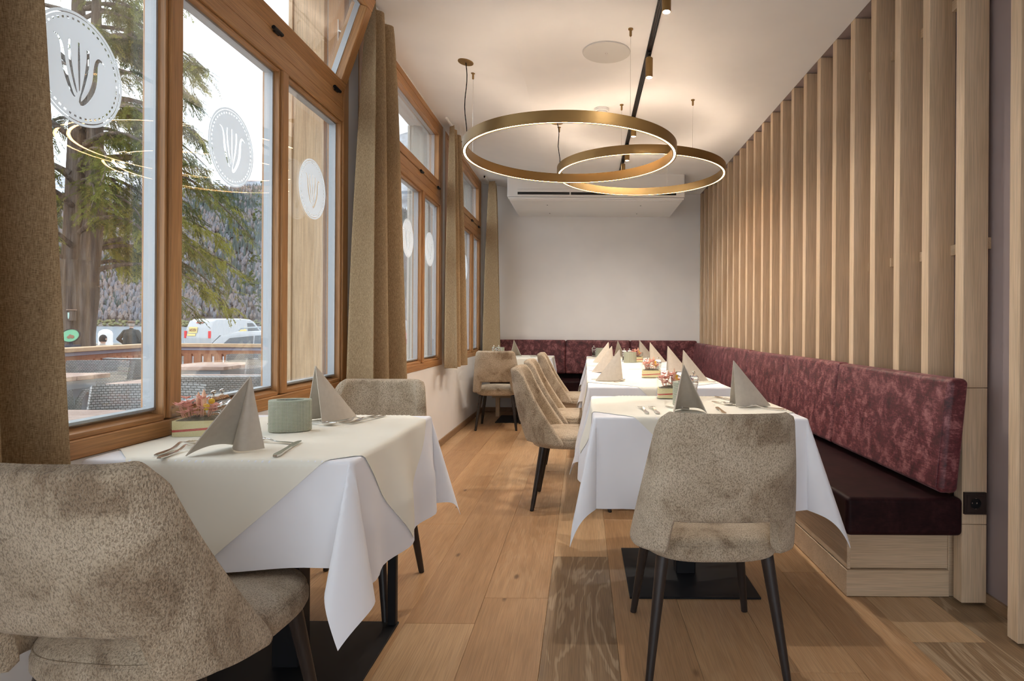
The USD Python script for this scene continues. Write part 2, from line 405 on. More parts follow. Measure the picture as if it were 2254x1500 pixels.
# ---------------------------------------------------------------- window wall
ZB, ZT = .74, 2.905
WINS = [(1.17, 3.304, [1.24, 1.885, 1.94, 2.583, 2.634, 3.235]),
        (3.45, 5.521, [3.52, 4.16, 4.21, 4.85, 4.906, 5.451]),
        (5.62, 7.60, [5.69, 6.32, 6.37, 7.04, 7.095, 7.53]),
        (-1.40, .62, [-1.33, -.72, -.67, -.05, 0.0, .55])]
pieces = [box(XO, XL, YF, YB + .1, -.05, ZB), box(XO, XL, YF, YB + .1, ZT, 3.2)]
edges = sorted([(a, b) for a, b, _ in WINS])
y = YF
for a, b in edges:
    pieces.append(box(XO, XL, y, a, ZB, ZT)); y = b
pieces.append(box(XO, XL, y, YB + .1, ZB, ZT))
wl = obj('wall_left', join(pieces), PLASTER, None, False); keys(wl, 'white window wall on the left', kind='structure')
obj('baseboard_left', box(XL, XL + .014, YF, YB, 0, .06, .002), SKIRT, None, False); keys(stage.GetPrimAtPath('/World/baseboard_left'), 'oak skirting along the window wall', kind='structure')
obj('baseboard_back', box(XL, XR, YB - .014, YB, 0, .06, .002), SKIRT, None, False); keys(stage.GetPrimAtPath('/World/baseboard_back'), 'oak skirting along the far wall', kind='structure')

LX, LY, LZ = LARCH['x'], LARCH['y'], LARCH['z']
GX0, GX1 = -1.357, -1.317                       # outer and inner glass
def glazing(parent, y0, y1, z0, z1, prefix=''):
    for x in (GX1, GX0):
        obj('pane', box(x - .004, x, y0 - .006, y1 + .006, z0 - .006, z1 + .006), PANE, parent, False)
    s = .004
    obj('spacer', join(box(GX0, GX1 - .005, y0 - s, y0 + s, z0, z1), box(GX0, GX1 - .005, y1 - s, y1 + s, z0, z1), box(GX0, GX1 - .005, y0, y1, z0 - s, z0 + s), box(GX0, GX1 - .005, y0, y1, z1 - s, z1 + s)), SPACER, parent, False)

def window(i, spec, label, hopper=None):
    a, b, e = spec
    w = struct('window_%d' % i, label)
    F, B = XL + .003, -1.372
    TZ0, TZ1, TZ2 = 2.175, 2.237, 2.313
    obj('jamb', box(B, F, a, e[0], ZB, ZT, .003), LZ, w, False)
    obj('jamb', box(B, F, e[5], b, ZB, ZT, .003), LZ, w, False)
    for p, q in ((e[1], e[2]), (e[3], e[4])):
        g = .005
        obj('mullion', box(B, F, p, q, .79, TZ0, .003), LZ, w, False)
    obj('bottom_rail', box(B, F + .002, a, b, ZB - .004, .786, .003), LY, w, False)
    obj('transom', box(B, F, e[0], e[5], TZ0, TZ1 - .002, .003), LY, w, False)
    obj('transom_board', box(B, F - .006, e[0], e[5], TZ1 + .001, TZ2, .003), LY, w, False)
    obj('head_rail', box(B, F, e[0], e[5], 2.862, ZT, .003), LY, w, False)
    for k in range(3):
        y0, y1 = e[2 * k], e[2 * k + 1]
        d = .004
        # sash frame set back in the opening: four rails and the double pane
        rails = [box(-1.370, F - .010, y0 + .002, y0 + .012, .79, TZ0, .002), box(-1.370, F - .010, y1 - .012, y1 - .002, .79, TZ0, .002)]
        sill = loft([[(-1.370, yy, .787), (F - .010, yy, .787), (F - .010, yy, .800), (-1.370, yy, .818)] for yy in (y0 + .0125, y1 - .0125)])
        top = box(-1.370, F - .010, y0 + .0125, y1 - .0125, TZ0 - .012, TZ0 - .002, .002)
        for r in rails:
            obj('sash_stile', r, LZ, w, False)
        obj('sash_rail', sill, LY, w, False); obj('sash_rail', top, LY, w, False)
        glazing(w, y0 + .017, y1 - .017, .822, TZ0 - .016)
    # upper light: one sash over the whole width, hinged at its foot
    y0, y1 = e[0] + .002, e[5] - .002
    h = 2.86 - 2.318
    ang = hopper or 0.0
    sash = UsdGeom.Xform.Define(stage, str(w.GetPath()) + '/hopper_sash')
    place(sash, (-1.325, 0, 2.318), ry=ang)
    sp = sash.GetPrim()
    t0, t1 = -.055, .034
    obj('sash_rail', box(t0, t1, y0, y1, 0, .068, .003), LY, sp, False)
    obj('sash_rail', box(t0, t1, y0, y1, h - .065, h, .003), LY, sp, False)
    obj('sash_stile', box(t0, t1, y0, y0 + .068, .0682, h - .0652, .003), LZ, sp, False)
    obj('sash_stile', box(t0, t1, y1 - .068, y1, .0682, h - .0652, .003), LZ, sp, False)
    for x in (-.004, -.038):
        obj('pane', box(x, x + .004, y0 + .064, y1 - .064, .064, h - .061), PANE, sp, False)
    ya, yb, za, zb = y0 + .068, y1 - .068, .068, h - .065
    obj('spacer', join(box(-.033, -.005, ya, ya + .005, za, zb), box(-.033, -.005, yb - .005, yb, za, zb), box(-.033, -.005, ya, yb, za, za + .005), box(-.033, -.005, ya, yb, zb - .005, zb)), SPACER, sp, False)
    for yy in ((e[1] + e[2]) / 2 - .1, e[3] - .06, e[5] - .1):
        hg = join(xf(trimesh.creation.cylinder(.0085, .07, sections=12), (F + .006, yy, 2.312), rx=PI / 2), box(F - .004, F + .006, yy - .02, yy + .02, 2.300, 2.326, .002))
        obj('hinge', hg, BLACK, w)
    if ang:
        stay = join(box(-1.318, -1.314, e[5] - .012, e[5] - .002, 2.60, 2.72, .001), tube([(-1.312, e[5] - .012, 2.66), (-1.25, e[5] - .012, 2.625), (-1.195, e[5] - .012, 2.60)], .005, 6))
        obj('stay_arm', stay, PLASTIC_W, w)
    # reveal outside
    bm = LARCH_OUT if i == 1 else CREAM_BOARD
    R0 = XO - .012
    for y2 in (e[5] + .045,):
        for p, q, o in ((R0, R0 + .022, .012), (R0 + .023, -1.458, 0.0), (-1.457, -1.405, .006)):
            obj('reveal_board', box(p, q, y2 - o - .012, y2 + .02, ZB - .03, ZT, .002), bm, w, False)
    obj('reveal_board', box(R0, -1.405, e[0] - .065, e[0] - .045, ZB - .03, ZT, .002), bm, w, False)
    obj('window_sill', loft([[(-1.40, yy, .77), (-1.40, yy, .755), (XO - .05, yy, .73), (XO - .05, yy, .745)] for yy in (a, b)]), SPACER, w, False)
    return w
w1 = window(1, WINS[0], 'nearest larch window with its upper light tilted open', .33)
w2 = window(2, WINS[1], 'middle larch window between two curtains')
w3 = window(3, WINS[2], 'farthest larch window by the corner bench')
w4 = window(4, WINS[3], 'added unseen larch window beside the camera, bringing in daylight')  # out-of-view window added to light the near chair and table

# frosted film with the five-stroke emblem
def emblem():
    R = .144
    disc = Point(0, 0).buffer(R, 64)
    disc = disc.difference(Point(0, 0).buffer(R * .955, 64).difference(Point(0, 0).buffer(R * .935, 64)))
    cuts = []
    n = 48
    for k in range(n):
        a0 = 2 * PI * k / n; a1 = a0 + 2 * PI / n * .52
        ts = np.linspace(a0, a1, 5)
        cuts.append(Polygon([(R * .885 * math.cos(t), R * .885 * math.sin(t)) for t in ts] + [(R * .845 * math.cos(t), R * .845 * math.sin(t)) for t in ts[::-1]]))
    def stroke(pts, w):
        p = np.array(pts, float)
        from scipy.interpolate import CubicSpline
        t = np.linspace(0, 1, len(p)); c = CubicSpline(t, p); u = np.linspace(0, 1, 24)
        q = c(u); d = c(u, 1); d /= np.linalg.norm(d, axis=1)[:, None]
        ws = np.interp(u, np.linspace(0, 1, len(w)), w) * .70
        nn = np.stack([-d[:, 1], d[:, 0]], 1) * ws[:, None]
        return Polygon(np.concatenate([q + nn, (q - nn)[::-1]])).buffer(.005)
    S = []
    # local units of R; emblem narrows downwards
    S.append(stroke([(-.60, .47), (-.42, .30), (-.36, -.05), (-.22, -.42), (-.10, -.55)], [.01, .05, .075, .05, .01]))
    S.append(stroke([(-.24, .50), (-.22, .1), (-.12, -.3), (-.05, -.46)], [.03, .05, .035, .008]))
    S.append(stroke([(-.02, .52), (-.01, .1), (.0, -.25), (.0, -.42)], [.025, .04, .03, .01]))
    S.append(stroke([(.20, .46), (.19, .1), (.10, -.30), (.03, -.52)], [.05, .055, .04, .01]))
    S.append(stroke([(.64, .33), (.46, .36), (.40, .12), (.34, -.25), (.10, -.62), (.05, -.45)], [.01, .05, .075, .085, .06, .02]))
    S = [affinity.scale(s, R * .90, R * .92, origin=(0, 0)) for s in S]
    return disc.difference(unary_union(cuts + S))
EMB = emblem()
em = prism(EMB, .0012)
em.apply_transform(np.array([[0, 0, 1, 0], [1, 0, 0, 0], [0, 1, 0, 0], [0, 0, 0, 1.0]]))
DEC = [(1.575, 'on the nearest pane, in front of the conifer'), (2.26, 'on the second pane, above the parked van'), (2.935, 'on the third pane, before the larch boards'), (4.53, 'on the middle window, between the curtains'), (5.18, 'on the far pane of the middle window'), (6.72, 'on the farthest window')]
first = None
for y, where in DEC:
    lab = 'round frosted film with a five-stroke emblem ' + where
    if first is None:
        first = thing('window_emblem', lab, 'window sticker', (GX1 + .0003, y, 1.745), group='frosted window emblems')
        obj('film', em, FROST, first, False)
    else:
        dup(first, (GX1 + .0003, y, 1.745), 0, lab, 'frosted window emblems')

# ---------------------------------------------------------------- curtains
def curtain(y0t, y1t, y0b, y1b, folds, amp, zt, zb, seed, xc=-1.19, bulge=0.0, fade=0.0):
    rn = np.random.RandomState(seed)
    ns, nz = folds * 18, 40
    s = np.linspace(0, 1, ns); v = np.linspace(0, 1, nz)
    ph = rn.uniform(-.5, .5, 3)
    P = np.zeros((ns, nz, 3))
    wob = rn.uniform(.7, 1.25, folds + 2)
    for j, t in enumerate(v):              # t = 0 top, 1 bottom
        ya, yb = y0t + (y0b - y0t) * t ** .8, y1t + (y1b - y1t) * t ** .8
        am = amp * (.45 + .75 * t ** .7) * (1 - fade * s ** 6)
        f = s * folds * 2 * PI
        w = np.interp(s, np.linspace(0, 1, folds + 2), wob)
        x = xc + am * w * (np.cos(f + .25 * math.sin(3 * t + ph[0])) + .18 * np.cos(2 * f + ph[1])) + bulge * t * np.sin(PI * s)
        yy = ya + (yb - ya) * (s + .42 / folds / 2 / PI * np.sin(2 * f + ph[2] * .4) * (.4 + .6 * t))
        P[:, j, 0], P[:, j, 1] = x, yy
        P[:, j, 2] = zt + (zb - zt) * t + .004 * np.cos(f) * t
    return sheet(P, .0035)
def ceil_at(x):
    return CEIL + (CREASE - x) / (CREASE - XL) * (CEIL_L - CEIL) if x < CREASE else CEIL
def make_curtain(args, hem, label):
    c = thing('curtain', label, 'curtain', group='linen window curtains')
    obj('curtain_fabric', curtain(*args), CURTAIN, c, 40)
    return c
zt = ceil_at(-1.19) - .035
make_curtain((.90, 1.20, .76, 1.35, 3, .075, zt, .70, 1, -1.19, 0.0, .45), 0, 'brown linen curtain at the nearest end of the window wall')
make_curtain((3.28, 3.60, 3.08, 3.70, 2, .068, zt, .715, 5, -1.18), 0, 'brown linen curtain between the nearest and the middle window')
make_curtain((5.34, 5.64, 5.27, 5.76, 2, .062, zt, .715, 8, -1.18), 0, 'brown linen curtain between the middle and the farthest window')
make_curtain((7.36, 7.62, 7.32, 7.66, 2, .085, zt, .715, 11, -1.13), 0, 'brown linen curtain in the far corner beside the bench')
rail = thing('curtain_rail', 'slim white curtain rail along the ceiling above the windows', 'curtain rail')
zr = ceil_at(-1.19)
for ya, yb in ((.75, 1.45), (3.12, 3.74), (5.22, 5.86), (7.25, YB - .02)):
    obj('track', box(-1.200, -1.180, ya, yb, zr - .022, zr - .004, .003), PLASTIC_W, rail, False)
for yy in (5.845, 7.235):
    obj('end_stop', box(-1.20, -1.18, yy, yy + .014, zr - .028, zr - .006, .003), BLACK, rail, False)
# ---------------------------------------------------------------- lamps and ceiling fittings
def ring_profile(R, z0, z1, r0, r1, n=160):
    a = np.linspace(0, 2 * PI, n, endpoint=False)
    c, s = np.cos(a), np.sin(a)
    loops = [(r0, z0), (r1, z0), (r1, z1), (r0, z1)]
    V = np.concatenate([np.stack([r * c, r * s, np.full(n, z)], 1) for r, z in loops])
    F = []
    for i in range(4):
        k = (i + 1) % 4
        for j in range(n):
            q = (j + 1) % n
            F += [[i * n + j, i * n + q, k * n + q], [i * n + j, k * n + q, k * n + j]]
    m = trimesh.Trimesh(V, np.array(F), process=False); m.fix_normals(); return m

def ring_lamp(loc, R, label, feed, wires):
    t = thing('ring_lamp', label, 'lamp', loc, group='bronze ring pendant lamps')
    x, y, z = loc
    obj('ring', join(ring_profile(R, .0, .066, R - .0075, R), ring_profile(R, .0, .066, R - .028, R - .0215), ring_profile(R, .040, .046, R - .0215, R - .0075)), BRASS, t, 40)
    obj('diffuser', ring_profile(R, .002, .010, R - .021, R - .008), RING_GLOW, t, 40, label='glowing diffuser along the lower edge')
    obj('upper_diffuser', ring_profile(R, .056, .062, R - .021, R - .008), RING_GLOW_UP, t, 40)
    fx, fy = feed[0] - x, feed[1] - y
    fz = ceil_at(feed[0]) - z
    sl = -math.atan((CEIL_L - CEIL) / (CREASE - XL)) if feed[0] < CREASE else 0
    obj('ceiling_rose', xf(lathe([(.05, -.006), (.052, -.004), (.052, .004)], 40), (fx, fy, fz), ry=-sl), BRASS, t)
    rim = np.array([fx, fy]); rim = rim / np.linalg.norm(rim) * (R - .015)
    zs = np.linspace(fz, .066, 14)
    k = np.linspace(0, 1, 14)
    pts = [(fx + (rim[0] - fx) * min(1, a * 2.2) + .008 * math.sin(9 * a), fy + (rim[1] - fy) * min(1, a * 2.2), zz) for a, zz in zip(k, zs)]
    obj('power_cable', tube(pts, .0032, 8), BLACK, t)
    for wx, wy in wires:
        zc = ceil_at(wx)
        d = np.array([wx - x, wy - y]); d = d / np.linalg.norm(d) * (R - .015)
        obj('wire_holder', xf(lathe([(.004, -.045), (.007, -.04), (.007, -.008), (.014, -.006), (.014, .002)], 16), (d[0], d[1], zc - z)), BRASS, t)
        obj('suspension_wire', tube([(d[0], d[1], zc - z - .04), (d[0], d[1], .066)], .0011, 6), STEEL, t)
    return t
ring_lamp((-.094, 4.05, 2.220), .709, 'bronze ring pendant lamp hanging lower and nearer the camera', (-.79, 4.02), [(.272, 3.44), (.30, 4.65), (-.795, 4.20)])
ring_lamp((.48, 5.13, 2.362), .708, 'bronze ring pendant lamp hanging higher and farther back, overlapping the nearer one', (-.226, 5.04), [(.82, 4.51), (.80, 5.76), (-.222, 5.16)])

tr = thing('lighting_track', 'black lighting track set along the ceiling', 'lighting track', (.398, 0, CEIL))
obj('track_channel', join(box(-.017, -.010, YF + .3, 6.62, -.010, .0, .001), box(.010, .017, YF + .3, 6.62, -.010, .0, .001), box(-.010, .010, YF + .3, 6.62, -.004, .0)), BLACK, tr, False)
obj('track_conductor', join(box(-.0075, -.005, YF + .3, 6.6, -.007, -.0042), box(.005, .0075, YF + .3, 6.6, -.007, -.0042)), SOCKET, tr, False)
spot_names = ['nearest the camera, cut by the top edge of the picture', 'second along the black track, before the rings', 'third along the black track, seen through the nearer ring', 'fourth along the black track, seen through both rings', 'farthest along the black track, seen through the farther ring']
sp0 = None
for y, nm in list(zip((2.975, 3.754, 4.91, 5.62, 6.19), spot_names)) :
    lab = 'slim bronze cylinder spotlight ' + nm
    if sp0 is None:
        sp0 = thing('spotlight', lab, 'spotlight', (.402, y, CEIL), group='cylinder spotlights on the track')
        obj('adaptor', box(-.011, .011, -.04, .04, -.022, -.0105, .002), BLACK, sp0, False)
        obj('stem', xf(lathe([(.006, -.034), (.006, -.021)], 12), (0, 0, 0)), BRASS, sp0)
        tube_m = join(lathe([(.0225, -.155), (.0225, -.036), (.021, -.034)], 32, False), lathe([(.0, -.034), (.021, -.034)], 32, False), lathe([(.019, -.155), (.0225, -.155)], 32, False), lathe([(.017, -.143), (.019, -.155)], 32, False), lathe([(.013, -.143), (.017, -.143)], 32, False))
        obj('cylinder_housing', tube_m, BRASS, sp0, 40)
        obj('lens', lathe([(.0128, -.1445), (.0128, -.142)], 24), SPOT_GLOW, sp0, label='lit lens at the lower end')
    else:
        dup(sp0, (.402, y, CEIL), 0, lab, 'cylinder spotlights on the track')

spk = thing('ceiling_speaker', 'round white ceiling loudspeaker cover beside the track', 'speaker', (.136, 3.747, CEIL))
obj('cover', lathe([(.140, -.010), (.147, -.007), (.148, -.001)], 64), SPEAKER_W, spk)
obj('fixing_screw', lathe([(.004, -.0125), (.0075, -.0115), (.0075, -.0098)], 16), STEEL, spk)
sd = thing('smoke_detector', 'small white smoke detector on the ceiling behind the nearer ring', 'smoke detector', (.137, 4.72, CEIL))
obj('base', lathe([(.054, -.022), (.056, -.018), (.056, -.001)], 40), PLASTIC_W, sd)
obj('sensor_head', lathe([(.024, -.052), (.036, -.046), (.042, -.036), (.042, -.0225)], 40), PLASTIC_W, sd)

ac = thing('air_conditioner', 'white boxed air conditioner with a long slot grille under the ceiling', 'air conditioner', (0, 0, 0))
ax0, ax1, ay, az = -.85, 1.125, 6.72, 2.50
obj('housing', box(ax0, ax1, ay + .0, YB - .001, az + .035, 3.0, .004), AC_WHITE, ac, False)
obj('bottom_panel', box(ax0 + .025, ax1 - .025, ay + .02, YB - .001, az, az + .034, .003), AC_WHITE, ac, False)
obj('trim_rail', box(ax0 + .01, ax1 - .01, ay - .004, ay + .02, az + .012, az + .030, .003), PLASTIC_W, ac, False)
for k in range(3):
    g0 = ax0 + .115 + k * .593; g1 = g0 + .578
    obj('grille_slot', box(g0, g1, ay - .002, ay + .002, az + .060, az + .088), DARK, ac, False)
    obj('louvre', loft([[(g, ay - .003, az + .088), (g, ay - .010, az + .090), (g, ay - .006, az + .118), (g, ay - .001, az + .120)] for g in (g0, g1)]), AC_WHITE, ac, False)
    obj('grille_frame', join(box(g0 - .008, g0, ay - .008, ay, az + .050, az + .126), box(g1, g1 + .008, ay - .008, ay, az + .050, az + .126), box(g0, g1, ay - .008, ay, az + .050, az + .058), box(g0, g1, ay - .008, ay, az + .120, az + .126)), AC_WHITE, ac, False)
for x, yy in ((-.42, 7.0), (.66, 7.0), (-.42, 7.5), (.66, 7.5)):
    obj('screw', xf(lathe([(.005, -.003), (.008, -.002), (.008, .002)], 12), (x, yy, az)), DARK, ac)

so = thing('power_socket', 'dark brown power socket on the end slat beside the bench', 'socket', (1.5335, 2.3625, .404))
pl = prism(sbox(-.041, -.041, .041, .041).buffer(.002).difference(Point(0, 0).buffer(.0215, 32)), .009)
pl.apply_transform(trimesh.transformations.rotation_matrix(PI / 2, [1, 0, 0]))
obj('cover_plate', pl, SOCKET, so, 20)
rim = prism(sbox(-.034, -.034, .034, .034).difference(Point(0, 0).buffer(.0215, 32)), .003, .009)
rim.apply_transform(trimesh.transformations.rotation_matrix(PI / 2, [1, 0, 0]))
obj('inner_frame', rim, SOCKET, so, 20)
well = xf(join(lathe([(.0215, -.009), (.0205, -.0006), (.0, -.0006)], 32, False)), rx=-PI / 2)
obj('plug_well', well, BLACK, so)
obj('contact', join(*[box(sx - .002, sx + .002, -.004, -.001, sz - .003, sz + .003) for sx, sz in ((-.009, 0), (.009, 0))], box(-.003, .003, -.012, -.002, -.0212, -.019), box(-.003, .003, -.012, -.002, .019, .0212)), STEEL, so, False)

# ---------------------------------------------------------------- bench
def pad(x0, x1, y0, y1, z0, z1, r=.018, dx=0.0, dy=0.0):
    """a rounded cushion; its top is moved by (dx, dy) so that a back cushion leans."""
    b = box(x0 + r, x1 - r, y0 + r, y1 - r, z0 + r, z1 - r)
    ico = trimesh.creation.icosphere(2, r).vertices
    pts = []
    for v in b.vertices:
        f = (v[2] - z0) / (z1 - z0)
        pts.append(ico + v + [dx * f, dy * f, 0])
    return man(m3.Manifold.hull_points(np.concatenate(pts)))

bench = thing('wall_bench', 'long burgundy upholstered bench on an oak plinth along the slatted wall', 'bench')
BX0, BY0, BY1 = 1.075, 2.44, 7.30
obj('base_panel', box(BX0 + .012, XS - .002, BY0 + .01, BY1, .112, .272, .002), OAKX, bench, False)
obj('plinth', box(BX0 - .005, XS - .002, BY0 - .002, BY1, .002, .108, .002), OAKX, bench, False)
obj('base_end', box(XS - .0015, XR - .03, BY0 + .006, BY0 + .15, .002, .272, .002), OAKX, bench, False)
obj('base_front', box(BX0 - .003, BX0 + .0115, BY0 - .001, BY1, .112, .272, .002), OAKY, bench, False)
sy = [2.345, 3.95, 5.6, 7.14]
for k in range(3):
    obj('seat_cushion', pad(1.03, XS - .003, sy[k] + .001, sy[k + 1] - .001, .276, .425, .02), SEAT_DARK, bench, 40)
by = [2.31, 3.33, 4.22, 5.14, 6.05, 6.95, 7.66]
for k in range(6):
    obj('back_cushion', pad(1.365, XS - .045, by[k] + .001, by[k + 1] - .001, .452, .893 + .004 * (k % 2), .022, dx=.042), VELVET, bench, 40)
    if k:
        pass
for yy in by[:1]:
    obj('seam', tube([(1.3655 + .042 * f - .0005, yy + .022, .475 + .40 * f) for f in (0, .5, 1)], .0022, 6), VELVET, bench)
bench2 = thing('wall_bench', 'burgundy upholstered bench across the far wall under the white wall', 'bench')
obj('base_panel', box(-.28, 1.06, 7.25, YB - .016, .065, .272, .002), OAKX, bench2, False)
obj('plinth', box(-.28, 1.06, 7.235, YB - .016, .0, .062, .002), OAKX, bench2, False)
sx = [-1.10, -.03, 1.025]
for k in range(2):
    obj('seat_cushion', pad(sx[k] + .001, sx[k + 1] - .001, 7.15, 7.60, .276, .445, .02), SEAT_DARK, bench2, 40)
obj('seat_frame', box(-1.09, -.285, 7.27, YB - .016, .23, .272, .003), OAKX, bench2, False)
obj('leg', box(-1.05, -1.0, 7.30, 7.35, 0, .229, .003), OAK[0], bench2, False)
obj('back_support', box(-1.09, 1.45, 7.665, YB - .015, .30, .86), SEAT_DARK, bench2, False)
bx = [-1.07, -.216, .60, 1.44]
for k in range(3):
    obj('back_cushion', pad(bx[k] + .001, bx[k + 1] - .001, 7.575, 7.662, .50, .925, .022, dy=.03), VELVET, bench2, 40)

# ---------------------------------------------------------------- chairs
def chair_shell():
    nu, nv = 141, 44
    P = np.zeros((nu, nv, 3)); T = np.zeros((nu, nv))
    zb0, zo = .402, .512
    def plan(z):
        f = (z - .385) / .46
        w = .236 - .046 * f - .010 * f * f
        r = .105 - .045 * f
        s = .100 * max(0.0, 1 - f * 1.15) ** 1.2
        return f, w, r, s
    for i, u in enumerate(np.linspace(-1, 1, nu)):
        a = abs(u)
        _, w0, r0, s0 = plan(.45)
        L0 = (w0 - r0) + r0 * PI / 2 + s0
        bot = zo - (zo - zb0) * float(smoothstep(.146, .166, a * L0)) - .030 * float(smoothstep(.45, 1.0, a)) + .034 * max(0.0, (a - .90) / .10) ** 2
        _, wt, rt, st = plan(.84)
        Lt = (wt - rt) + rt * PI / 2 * .92 + st
        q = max(0.0, (a * Lt - (wt - rt) + .02) / (rt * PI / 2))
        top = .842 - .004 * (1 - a) - .042 * min(q, 1.2) ** 2.6
        for j in range(nv):
            v = j / (nv - 1)
            z = bot + (top - bot) * v
            f, w, r, s = plan(z)
            yb = -.266 - .100 * f
            arc = PI / 2 * (1 - .08 * f)
            L = (w - r) + r * arc + s
            t = a * L0 if a * L0 < .168 else .168 + (a * L0 - .168) / (L0 - .168) * (L - .168)
            if t <= w - r:
                x, y = t, yb
            elif t <= w - r + r * arc:
                g = (t - (w - r)) / r
                x, y = w - r + r * math.sin(g), yb + r * (1 - math.cos(g))
            else:
                e = t - (w - r) - r * arc
                x, y = w - r + r * math.sin(arc) + e * math.cos(arc), yb + r * (1 - math.cos(arc)) + e * math.sin(arc)
            y += .030 * (x / .24) ** 2 - .012 * math.sin(PI * min(1, max(0, f)))
            P[i, j] = (math.copysign(x, u) if a > 0 else 0, y, z)
            db = min((1 - a) * L, min(z - bot, top - z))
            T[i, j] = .042 * math.sqrt(max(0.0, 1 - (1 - min(1, db / .018)) ** 2)) + .0008
    return sheet(P, T)

def chair_seat():
    rings = []
    for k, (ins, z) in enumerate([(.060, .362), (.022, .364), (.006, .372), (.0, .384), (.0, .406), (.004, .416), (.008, .420), (.006, .426), (.012, .436), (.030, .447), (.070, .455), (.14, .459)]):
        ring = superellipse(.232 - ins, .243 - ins, 3.4, 72)
        taper = 1 - .09 * np.clip((ring[:, 1] * -1) / .24, 0, 1)
        rings.append(np.stack([ring[:, 0] * taper, ring[:, 1] - .005, np.full(72, z) + .004 * np.clip(ring[:, 1], 0, 1)], 1))
    return loft(rings)

def chair_leg(sx, sy):
    top = np.array([sx * .165, .165 if sy > 0 else -.175, .366]); bot = np.array([sx * .212, .226 if sy > 0 else -.232, .004])
    k = np.linspace(0, 1, 7)
    return tube([top + (bot - top) * t for t in k], [.0205 - .0085 * t for t in k], 20)

chair0 = None
def chair(loc, rz, label, group=None):
    global chair0
    if chair0 is None:
        c = thing('dining_chair', label, 'chair', loc, rz, group)
        obj('seat', chair_seat(), CHENILLE, c, 50)
        obj('backrest', chair_shell(), CHENILLE, c, 60)
        pts = superellipse(.225, .238, 3.4, 72)
        tp = 1 - .09 * np.clip(-pts[:, 1] / .24, 0, 1)
        loop = [(x * t, y - .005, .4215) for (x, y), t in zip(pts, tp)]
        obj('piping', tube(loop + loop[:2], .0032, 6), CHENILLE, c)
        for a in (-1, 1):
            for b in (1, -1):
                lg = obj('leg', chair_leg(a, b), DARKWOOD, c, 40)
                obj('glide', xf(lathe([(.009, 0), (.011, .002), (.011, .0055)], 16), (a * .2125, .2268 if b > 0 else -.2328, 0)), BLACK, lg)
        chair0 = c
        return c
    return dup(chair0, loc, rz, label, group)
chair((.415, 2.075, 0), .02, 'beige chenille dining chair seen from behind at the head of the nearest right-hand table')
chair((-.925, 1.41, 0), -.10, 'beige chenille dining chair in the near left corner, at the window table')
chair((-.92, 2.43, 0), PI - .02, 'beige chenille dining chair facing us across the window table')
chair((-.055, 3.76, 0), -PI / 2 - .03, 'first of the three chairs side by side along the bench tables, nearest the camera')
chair((-.055, 4.55, 0), -PI / 2, 'middle one of the three chairs side by side along the bench tables')
chair((-.05, 5.78, 0), -PI / 2 + .02, 'last of the three chairs side by side along the bench tables, nearest the far wall')
chair((-.905, 6.53, 0), .02, 'beige chenille dining chair seen from behind at the table in the far window corner')

# ---------------------------------------------------------------- tables and cloths
def table(x0, x1, y0, y1, label, base, post='centre'):
    cx, cy = (x0 + x1) / 2, (y0 + y1) / 2
    t = thing('dining_table', label, 'table', (cx, cy, 0))
    a, b = (x1 - x0) / 2, (y1 - y0) / 2
    obj('tabletop', box(-a + .004, a - .004, -b + .004, b - .004, .706, .734, .003), DARKWOOD, t, False)
    bw, bd = base
    obj('base_plate', box(-bw, bw, -bd, bd, .0, .008, .0015), BLACK, t, False)
    obj('column', box(-.042, .042, -.042, .042, .0082, .70, .004), BLACK, t, False)
    obj('mounting_plate', box(-.20, .20, -.20, .20, .7002, .7058), BLACK, t, False)
    if post != 'centre':
        obj('support_post', box(.232, .262, bd - .034, bd - .006, .0082, .70, .003), BLACK, t, False)
    return t

def hang_fn(x0, x1, y0, y1, z, off, waves, flare, rho=.010, tilt=.05, skew={}):
    """where a point (s, t) of a flat cloth comes to lie when it is draped over the table."""
    def wave(side, along, e, L):
        A, k, p = waves[side]
        edge = np.clip(min(along - 0, L - along) / .12, 0, 1)
        return A * (0.5 + .5 * math.sin(k * along + p)) * min(1, e / .20) ** 1.3 * edge
    def drop(e, phi):
        amax = PI / 2 - phi
        a = min(e / rho, amax)
        r = e - rho * a
        return rho * math.sin(a) + max(0, r) * math.sin(phi), rho * (1 - math.cos(a)) + max(0, r) * math.cos(phi)
    def f(s, t):
        ex = (x0 - s) if s < x0 else (s - x1 if s > x1 else 0.0)
        ey = (y0 - t) if t < y0 else (t - y1 if t > y1 else 0.0)
        sx, sy = (-1 if s < x0 else 1), (-1 if t < y0 else 1)
        if ex <= 0 and ey <= 0:
            return (s, t, z)
        if ex > 0 and ey > 0:
            r = math.hypot(ex, ey); th = math.atan2(ey, ex) / (PI / 2)
            ph = tilt + flare[(sx, sy)] * math.sin(PI * th) ** .75
            al = PI / 2 * float(smoothstep(-.12, 1.12, th)) + .16 * math.sin(2 * PI * th)
            if skew.get((sx, sy)): al = PI / 2 * float(smoothstep(-.08, 1.08, th)) ** skew[(sx, sy)] + .22 * (4 * th * (1 - th)) ** 1.5
            al = max(al, 0) if skew.get((sx, sy)) else min(max(al, 0), PI / 2)
            o, d = drop(r, ph)
            o += off
            bx, by = (x0 if sx < 0 else x1), (y0 if sy < 0 else y1)
            return (bx + sx * o * math.cos(al), by + sy * o * math.sin(al), z - d)
        if ex > 0:
            o, d = drop(ex, tilt)
            o += off + wave('l' if sx < 0 else 'r', t - y0, ex, y1 - y0)
            return ((x0 if sx < 0 else x1) + sx * o, t, z - d)
        o, d = drop(ey, tilt)
        o += off + wave('f' if sy < 0 else 'b', s - x0, ey, x1 - x0)
        return (s, (y0 if sy < 0 else y1) + sy * o, z - d)
    return f

